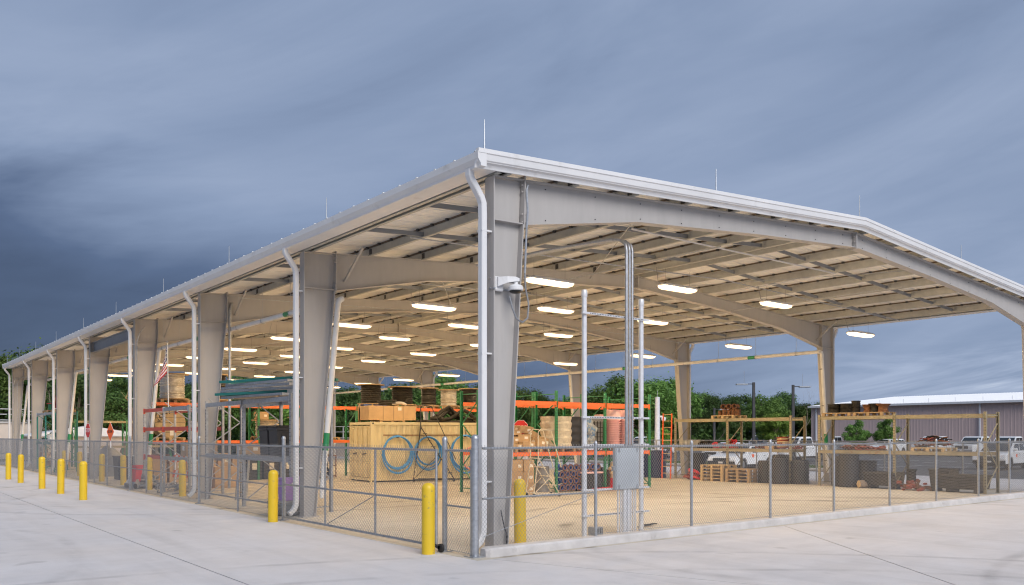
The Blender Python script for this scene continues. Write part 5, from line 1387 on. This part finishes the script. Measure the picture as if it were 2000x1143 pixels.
# ------------------------------------------------------------------ vehicles: nose towards -x in local space
def wheel(t, x, y, r, w):
    b = MB(); s = 1 if y > 0 else -1
    b.lathe([(r*.62, -w/2), (r*.93, -w/2), (r, -w*.32), (r, w*.32), (r*.93, w/2), (r*.62, w/2), (r*.62, -w/2)], (x, y, r), 22, 'y', cap=False); tw = b.build('wheel', 'tyre', t)
    b = MB(); b.lathe([(r*.62, s*w*.30), (r*.5, s*w*.36), (r*.2, s*w*.30), (r*.06, s*w*.4)], (x, y, r), 18, 'y'); 
    b.build('rim', 'rim', tw)
def car_body(prof, hw, wheels, wr):
    """prof: list of (x, z) outline seen from the side, lower body; cut out wheel arches; side slightly barrelled"""
    b = MB()
    rings = []
    for fy, ins in ((-1.0, .10), (-.985, .03), (-.93, 0), (.93, 0), (.985, .03), (1.0, .10)):
        cx = sum(p[0] for p in prof)/len(prof); cz = sum(p[1] for p in prof)/len(prof)
        rings.append([(cx + (x - cx)*(1 - ins*.35), fy*hw, cz + (z - cz)*(1 - ins)) for x, z in prof])
    b.loft(rings); return b
def arch(x, r, z0, n=7, rev=False):
    a = [(x + r*math.cos(math.pi*i/(n - 1)), z0 + r*math.sin(math.pi*i/(n - 1))) for i in range(n)]
    return a if rev else a[::-1]
def vehicle(kind, loc, rz, label):
    t = thing({'pickup': 'pickup_truck', 'suv': 'sport_utility_vehicle', 'sedan': 'sedan_car', 'van': 'van'}[kind], label, {'pickup': 'pickup truck', 'suv': 'car', 'sedan': 'car', 'van': 'van'}[kind], loc, rz, 'white vehicles in the car park')
    if kind == 'pickup':
        hw, L_, wr, fx, rx = .98, 5.7, .39, -1.75, 1.85; zb, hood, belt, roof = .42, 1.12, 1.18, 1.88
        prof = [(-2.85, .45), (-2.85, .95), (-2.80, 1.10), (-1.35, 1.17), (-1.2, 1.18), (2.85, 1.18), (2.85, .5)]
        cab = [(-1.30, 1.17, .0), (-.55, 1.86, .12), (.85, 1.88, .12), (1.05, 1.17, .0)]
    elif kind == 'suv':
        hw, L_, wr, fx, rx = .90, 4.5, .35, -1.38, 1.32; roof = 1.66
        prof = [(-2.22, .35), (-2.25, .62), (-2.18, .85), (-2.0, .95), (-1.1, 1.06), (2.15, 1.08), (2.25, .9), (2.25, .4)]
        cab = [(-1.25, 1.04, .0), (-.35, 1.60, .14), (1.55, 1.62, .14), (2.15, 1.06, .02)]
    elif kind == 'van':
        hw, L_, wr, fx, rx = .98, 5.4, .37, -1.75, 1.75; roof = 2.05
        prof = [(-2.65, .4), (-2.68, .8), (-2.5, 1.05), (-1.9, 1.12), (2.65, 1.12), (2.7, .45)]
        cab = [(-1.95, 1.11, .0), (-1.15, 1.98, .12), (2.5, 2.02, .12), (2.66, 1.11, .02)]
    else:
        hw, L_, wr, fx, rx = .91, 4.8, .33, -1.45, 1.4; roof = 1.46
        prof = [(-2.38, .32), (-2.42, .58), (-2.30, .76), (-2.1, .83), (-1.05, .95), (1.5, .99), (2.35, .98), (2.42, .8), (2.42, .4)]
        cab = [(-1.2, .93, .0), (-.35, 1.42, .15), (.85, 1.43, .15), (1.85, .98, .04)]
    zb = prof[0][1]
    # lower outline with wheel arches
    low = arch(rx, wr*1.22, zb, rev=True) + arch(fx, wr*1.22, zb, rev=True)
    outline = prof + low
    b = car_body(outline, hw, None, wr); b.build('body', 'carwhite', t)
    b = MB(); b.box(-L_/2 + .3, L_/2 - .3, -hw + .12, hw - .12, zb - .14, zb + .35); b.build('underbody', 'black', t)
    # cabin: pillars and roof in body colour, panes set into it
    b = MB(); (x0, z0, i0), (x1, z1, i1), (x2, z2, i2), (x3, z3, i3) = cab
    A = lambda x, z, i, s: (x, s*(hw - .04 - i), z)
    b.loft([[A(x0, z0 - .02, i0, s), A(x1, z1 - .05, i1 - .02, s), A(x1 + .12, z1, i1 + .06, s), A(x2 - .12, z2, i2 + .06, s), A(x2, z2 - .05, i2 - .02, s), A(x3, z3 - .02, i3, s)] for s in (-1, 1)])
    cb = b.build('cabin', 'carwhite', t)
    def pane(pts, nm='window'):
        q = MB(); q.quad(*pts); q.build(nm, 'glass', cb)
    e = .012; lerp = lambda a, c, f: tuple(a[i] + (c[i] - a[i])*f for i in range(3))
    for nm, (xa, za, ia), (xb, zb_, ib), s in (('windscreen', cab[0], cab[1], -1), ('rear_window', cab[3], cab[2], 1)):
        P = [A(xa, za, ia, -1), A(xa, za, ia, 1), A(xb, zb_ - .05, ib - .02, 1), A(xb, zb_ - .05, ib - .02, -1)]
        Q = [lerp(lerp(P[0], P[1], .05), lerp(P[3], P[2], .05), .06), lerp(lerp(P[0], P[1], .95), lerp(P[3], P[2], .95), .06), lerp(lerp(P[0], P[1], .95), lerp(P[3], P[2], .95), .93), lerp(lerp(P[0], P[1], .05), lerp(P[3], P[2], .05), .93)]
        pane([(p[0] + s*e, p[1], p[2] + e) for p in Q], nm)
    for s in (-1, 1):
        bot = lambda f: lerp(A(x0, z0, i0, s), A(x3, z3, i3, s), f); top_ = lambda f: lerp(A(x1, z1 - .06, i1 - .02, s), A(x2, z2 - .06, i2 - .02, s), f)
        cuts = {'pickup': ((.10, .50, .06, .48), (.54, .93, .52, .95)), 'suv': ((.10, .42, .05, .36), (.45, .72, .40, .72), (.75, .95, .76, .95)), 'van': ((.08, .3, .05, .28), (.34, .62, .32, .62), (.66, .95, .66, .95)), 'sedan': ((.12, .5, .06, .48), (.53, .88, .52, .94))}[kind]
        for f0, f1, g0, g1 in cuts:
            P = [bot(f0), bot(f1), top_(g1), top_(g0)]
            P = [lerp(P[0], P[3], .10), lerp(P[1], P[2], .10), lerp(P[1], P[2], .92), lerp(P[0], P[3], .92)]
            pane([(p[0], p[1] + s*e, p[2]) for p in P])
        b = MB(); b.cbox(x0 + .28, x0 + .42, min(s*(hw - .02), s*(hw + .18)), max(s*(hw - .02), s*(hw + .18)), z0 + .04, z0 + .22, .03); b.build('mirror', 'black' if kind == 'pickup' else 'carwhite', t)
        for hx in ((-.1, .75) if kind != 'van' else (-.9, .2)):
            b = MB(); b.box(hx, hx + .18, s*hw - .004, s*hw + .012, z0 - .16, z0 - .12); b.build('door_handle', 'chrome', t)
        for wx in (fx, rx): wheel(t, wx, s*(hw - .13), wr, .24)
        zf = prof[2][1]; xf = prof[1][0]
        b = MB(); b.loft([[(xf - .012, s*(hw*.62), zf - .16), (xf + .05, s*(hw*.97), zf - .16), (xf + .22, s*(hw + .004), zf - .05), (xf + .10, s*(hw*.66), zf - .02)], [(xf + .1, s*(hw*.62), zf - .16), (xf + .12, s*(hw*.96), zf - .16), (xf + .3, s*(hw - .02), zf - .05), (xf + .2, s*(hw*.66), zf - .02)]]); b.build('headlight', 'head', t)
        b = MB(); b.box(L_/2 - .03, L_/2 + .006, min(s*hw*.80, s*hw*.97), max(s*hw*.80, s*hw*.97), .75, 1.0); b.build('tail_light', 'taillight', t)
    xf = prof[1][0]; zf = prof[2][1]
    b = MB(); b.cbox(xf - .02, xf + .1, -hw*.58, hw*.58, zf - .34, zf - .06, .02); b.build('grille', 'chrome', t)
    b = MB(); b.cbox(xf - .05, xf + .12, -hw*.96, hw*.96, prof[0][1] + .0, prof[0][1] + .20, .03); b.build('bumper', 'chrome' if kind != 'pickup' else 'greyp', t)
    b = MB(); b.box(xf - .055, xf - .045, -.15, .15, prof[0][1] + .08, prof[0][1] + .18); b.build('plate', 'label', t)
    if kind == 'pickup':
        b = MB(); b.box(1.15, 2.78, -hw + .09, hw - .09, 1.175, 1.19); b.build('bed_floor', 'dark', t)
    if kind in ('suv', 'sedan'):
        b = MB()
        b.box(-.6, -.35, hw - .003, hw + .004, .72, .9); b.box(-.6, -.35, -hw - .004, -hw + .003, .72, .9); b.build('door_badge', 'sign_orange', t)
    return t
vehicle('suv', (44.9, 9.4, 0), R(4), 'white sport utility car nearest the right edge, cut by the far column')
vehicle('sedan', (32.6, 18.7, 0), R(6), 'white sedan parked behind the pallet stack and tan rack')
vehicle('pickup', (74.0, 20.3, 0), R(2), 'white pickup truck at the right end of the row facing the shed')
vehicle('pickup', (74.0, 23.1, 0), R(-1), 'white pickup truck second from the right in the row')
vehicle('pickup', (74.0, 26.9, 0), R(1), 'white pickup truck right of the rusty chain heap')
vehicle('suv', (74.2, 31.6, 0), R(0), 'white car left of the rusty chain heap below the warehouse')
vehicle('van', (82.5, 20.5, 0), R(0), 'white van with dark windows behind the pickup row')
vehicle('pickup', (74.0, 38.0, 0), R(1), 'white pickup truck left of the far column, half hidden')
vehicle('suv', (74.0, 42.2, 0), R(-1), 'white car parked under the bright green tree, nearer the column')
vehicle('van', (74.0, 46.0, 0), R(1), 'white van parked under the bright green tree')
vehicle('pickup', (46.0, 24.0, 0), R(1), 'white pickup truck behind the grass island, right of the sedan')
vehicle('sedan', (46.0, 29.8, 0), R(0), 'white sedan behind the grass island, left of the pickup')
vehicle('pickup', (46.0, 38.6, 0), R(-2), 'white pickup truck behind the orange ladder')
vehicle('suv', (46.0, 44.4, 0), R(0), 'white car behind the green racks, left of the silver pole')

# ------------------------------------------------------------------ loading dock and railings at the far end
def railing(parent, p, q, z, n, h=1.05):
    b = MB(); p = Vector((*p, z)); q = Vector((*q, z))
    for k_ in (.12, .58, 1.0): b.tube([p + Vector((0, 0, h*k_)), q + Vector((0, 0, h*k_))], .035, 6)
    b.build('rail', 'white', parent)
    for i in range(n + 1):
        c = p + (q - p)*(i/n); b = MB(); b.tube([c, c + Vector((0, 0, h))], .035, 6); b.build('post', 'white', parent)
dk = thing('loading_dock', 'cream walled loading dock with white railing at the far left', 'dock', (0, 0, 0))
b = MB(); b.box(-30, 14, 70, 76, 0, 3.0); b.build('wall', 'cream', dk)
b = MB(); b.box(-30.1, 14.1, 69.9, 76.1, 3.0, 3.14); b.build('deck', 'kerb', dk)
railing(dk, (-30, 70.1), (14, 70.1), 3.14, 20)
d2 = thing('ramp_wall', 'low cream ramp wall with white railing behind the long rack', 'wall', (0, 0, 0))
b = MB(); b.box(27.5, 28.0, 33, 62, 0, 1.6); b.build('wall', 'cream', d2)
railing(d2, (27.75, 33), (27.75, 62), 1.6, 14, 1.2)
d3 = thing('lean_to_roof', 'low white shed roof seen between the far columns', 'shed', (6.5, 62.0, 0))
b = MB(); b.box(-4, 4, 0, 5, 0, 1.9); b.build('wall', 'cream', d3)
b = MB(); b.prism([(-4.3, 1.9), (4.3, 1.9), (4.3, 2.0), (0, 2.75), (-4.3, 2.0)], 'y', -.3, 5.3); b.build('roof', 'wroof', d3)

# ------------------------------------------------------------------ trees
def tree_mesh(seed, kind):
    r = random.Random(seed); lf = MB(); tr = MB()
    def leaf(c, n, s):
        n = Vector(n).normalized(); u = n.orthogonal().normalized(); u.rotate(Matrix.Rotation(r.uniform(0, 6.28), 3, n)); v = n.cross(u)
        u *= s; v *= s*.62
        lf._add([c - u, c + v*.9, c + u, c - v*.9], [(0, 1, 2, 3)])
    # height 1, crown centred
    top = Vector((r.uniform(-.03, .03), r.uniform(-.03, .03), .62 if kind != 'cone' else .95))
    tr.tube([(0, 0, -.02), (.006, .004, .2), tuple(top*.55), tuple(top)], [.026, .020, .014, .004], 8)
    cl = []
    if kind == 'broad':
        for i in range(64):
            while True:
                p = Vector((r.uniform(-1, 1), r.uniform(-1, 1), r.uniform(-1, 1)))
                if .35 < p.length < 1: break
            c = Vector((p.x*.34, p.y*.34, .60 + p.z*.33))
            c.x *= 1.12 - .35*max(0, (c.z - .6)/.33); c.y *= 1.12 - .35*max(0, (c.z - .6)/.33)
            cl.append((c, r.uniform(.065, .125)))
    elif kind == 'round':
        for i in range(40):
            while True:
                p = Vector((r.uniform(-1, 1), r.uniform(-1, 1), r.uniform(-1, 1)))
                if .25 < p.length < 1: break
            c = Vector((p.x*.36, p.y*.36, .60 + p.z*.34)); c.x *= 1 - .45*max(0, p.z); c.y *= 1 - .45*max(0, p.z); cl.append((c, r.uniform(.07, .12)))
    else:
        for i in range(56):
            z = r.uniform(.12, .97); w = .30*(1 - z)**.8 + .02; a = r.uniform(0, 6.28); d = w*math.sqrt(r.uniform(.2, 1))
            cl.append((Vector((d*math.cos(a), d*math.sin(a), z)), r.uniform(.05, .085)))
    for c, rad in cl:
        if kind != 'cone' and r.random() < .6:
            st = Vector((0, 0, r.uniform(.25, .5))); tr.tube([st, st.lerp(c, .55) + Vector((0, 0, .02)), c], [.010, .006, .002], 5)
        nl = int(170*(rad/.1)**2)
        for _ in range(nl):
            d = Vector((r.gauss(0, 1), r.gauss(0, 1), r.gauss(0, 1))).normalized()
            rr = rad*r.uniform(.55, 1.12)
            p = c + Vector((d.x*rr, d.y*rr, d.z*rr*.78))
            nn = d + Vector((r.uniform(-.7, .7), r.uniform(-.7, .7), r.uniform(-.3, .9)))
            leaf(p, nn, r.uniform(.011, .021)*(1.35 if kind == 'round' else 1.0))
        # loose sprays that break the outline
        for _ in range(12):
            d = Vector((r.gauss(0, 1), r.gauss(0, 1), r.gauss(0, 1))).normalized()
            p = c + d*rad*r.uniform(1.1, 1.45); leaf(p, Vector((r.uniform(-1, 1), r.uniform(-1, 1), 1)), r.uniform(.009, .017))
    return lf, tr
TM = {}
def get_tree(seed, kind, ml, mb='bark'):
    k_ = (seed, kind, ml)
    if k_ not in TM:
        lf, tr = tree_mesh(seed, kind)
        me = bpy.data.meshes.new('crown'); me.from_pydata(lf.v, [], lf.f); me.materials.append(M[ml]); me.update()
        TM[k_] = (me, tr.mesh('trunk', mb))
    return TM[k_]
def tree(px, z, ytop, label, kind='broad', ml='leaf', seed=1, wide=1.0, mb='bark', name='tree', rot=None, group='trees behind the shed'):
    x, y, _ = at(px, z); h = 2 + (850 - ytop)*z/1643.0
    t = thing(name, label, 'tree', (x, y, -.05), rnd.uniform(0, 6.28) if rot is None else rot, group)
    cm, tm = get_tree(seed, kind, ml, mb)
    link('crown', cm, t, None, 0, (h*wide, h*wide, h)); link('trunk', tm, t, None, 0, (h, h, h))
    return t
TR = [(-30, 80, 684), (4, 74, 688), (38, 82, 672), (70, 80, 668), (108, 74, 706), (150, 70, 730), (186, 84, 728), (222, 72, 724), (256, 86, 730), (300, 76, 722), (345, 84, 722),
      (395, 76, 735), (440, 88, 735), (490, 78, 722), (540, 88, 722), (590, 80, 735), (640, 92, 745), (688, 86, 752), (735, 96, 742), (785, 90, 744), (830, 100, 735),
      (872, 92, 724), (912, 100, 732), (958, 96, 740), (1005, 104, 745), (1046, 112, 758), (1090, 116, 764), (1135, 112, 762), (1175, 104, 752), (1212, 92, 728), (1256, 90, 716), (1300, 96, 732),
      (1338, 118, 758), (1372, 130, 764), (1410, 126, 754), (1450, 134, 766), (1492, 128, 764), (1530, 138, 762), (1566, 134, 774), (1600, 130, 782), (1632, 140, 790)]
for i, (px, z, yt) in enumerate(TR):
    half = 'left of the corner column' if px < 955 else 'right of the corner column'
    j = i if px < 955 else i - sum(1 for t_ in TR if t_[0] < 955)
    if px < 955 and j > 19: j = j
    nm = ORD[j] if j < len(ORD) else ['twenty-first', 'twenty-second', 'twenty-third', 'twenty-fourth', 'twenty-fifth'][j - 20]
    bright = px in (1212, 1256, 1300, 4, 38, 70, 872)
    tree(px, z, yt, 'leafy tree of the wood %s, %s from the left' % (half, nm), 'broad', 'leaf' if (bright or i % 3 == 0) else 'leaf_dark', 1 + i % 4, rnd.uniform(.95, 1.2))
tree(1513, 92, 803, 'bright green rounded tree behind the tan rack and lamp posts', 'round', 'leaf_bright', 11, 1.15)
tree(1288, 70, 832, 'small bright green tree beside the silver camera pole', 'round', 'leaf_bright', 11, 1.1)
tree(1412, 96, 822, 'dull green conical cedar left of the lamp post', 'cone', 'leaf_dark', 12, 1.2)
tree(1675, 88, 815, 'small young tree in front of the warehouse, left of two', 'round', 'leaf', 13, .92, name='young_tree', group='young trees by the warehouse')
tree(1730, 86, 812, 'small young tree in front of the warehouse, right of two', 'round', 'leaf', 14, .95, name='young_tree', group='young trees by the warehouse')
# bare tree and pale leaning trunks
def bare_tree(px, z, ytop, label, seed, m='palebark', lean=0.0, r0=.16, depth=4):
    x, y, _ = at(px, z); h = 2 + (850 - ytop)*z/1643.0; r = random.Random(seed)
    t = thing('bare_tree', label, 'tree', (x, y, -.05), -TH)
    b = MB(); c = MB()
    def grow(p, d, l, rad, k_, dst):
        pts = [p]; rr = [rad]; dd = d.copy()
        for i in range(3):
            dd = (dd + Vector((r.uniform(-.22, .22), r.uniform(-.22, .22), r.uniform(-.05, .15)))).normalized(); p = p + dd*l/3; pts.append(p); rr.append(rad*(1 - .15*(i + 1)))
        dst.tube(pts, rr, 6 if rad > .03 else 4)
        if k_ > 0:
            for _ in range(r.choice((2, 3))):
                nd = (dd + Vector((r.uniform(-.8, .8), r.uniform(-.8, .8), r.uniform(-.1, .6)))).normalized(); grow(p, nd, l*r.uniform(.55, .8), rr[-1]*.7, k_ - 1, c)
    grow(Vector((0, 0, 0)), Vector((lean, 0, 1)).normalized(), h*.42, r0, depth, b)
    b.build('trunk', m, t)
    if c.v: c.build('branch', m, t)
    return t
bare_tree(1572, 118, 768, 'bare leafless tree rising above the wood near the far column', 5, 'palebark', 0, .13, 5)
bare_tree(236, 62, 742, 'pale forked trunk leaning right behind the orange diamond sign', 9, 'palebark', .35, .34, 3)
bare_tree(128, 62, 750, 'bare pale branches behind the red paddle sign', 21, 'palebark', -.3, .12, 4)
bare_tree(1385, 66, 822, 'thin bare grey sapling behind the tan rack end', 31, 'palebark', .4, .06, 3)
# the undergrowth and back of the wood: one mass of leaves nobody could count
ug = MB(); r = random.Random(3)
for px in range(-60, 1660, 9):
    zz = 96 + 50*max(0, (px - 850))/800.0 + r.uniform(-6, 10)
    if px < 850: zz = 94 + r.uniform(-5, 10)
    x, y, _ = at(px, zz); hh = zz*(.034 if px < 1300 else .030)
    for q in range(150):
        a = r.uniform(0, 6.28); d = r.uniform(0, 2.2)
        c = Vector((x + d*math.cos(a), y + d*math.sin(a), r.uniform(0, 1)**.8*hh)); n_ = Vector((r.uniform(-1, 1), r.uniform(-1, 1), r.uniform(-.2, 1))).normalized()
        u = n_.orthogonal().normalized(); u.rotate(Matrix.Rotation(r.uniform(0, 6.28), 3, n_)); v = n_.cross(u); s = r.uniform(.22, .45)
        ug._add([c - u*s, c + v*s*.6, c + u*s, c - v*s*.6], [(0, 1, 2, 3)])
me = bpy.data.meshes.new('undergrowth'); me.from_pydata(ug.v, [], ug.f); me.materials.append(M['leaf_dark']); me.update()
tag(link('undergrowth', me), 'dense dark green undergrowth filling the wood behind the shed', 'undergrowth', kind='stuff')
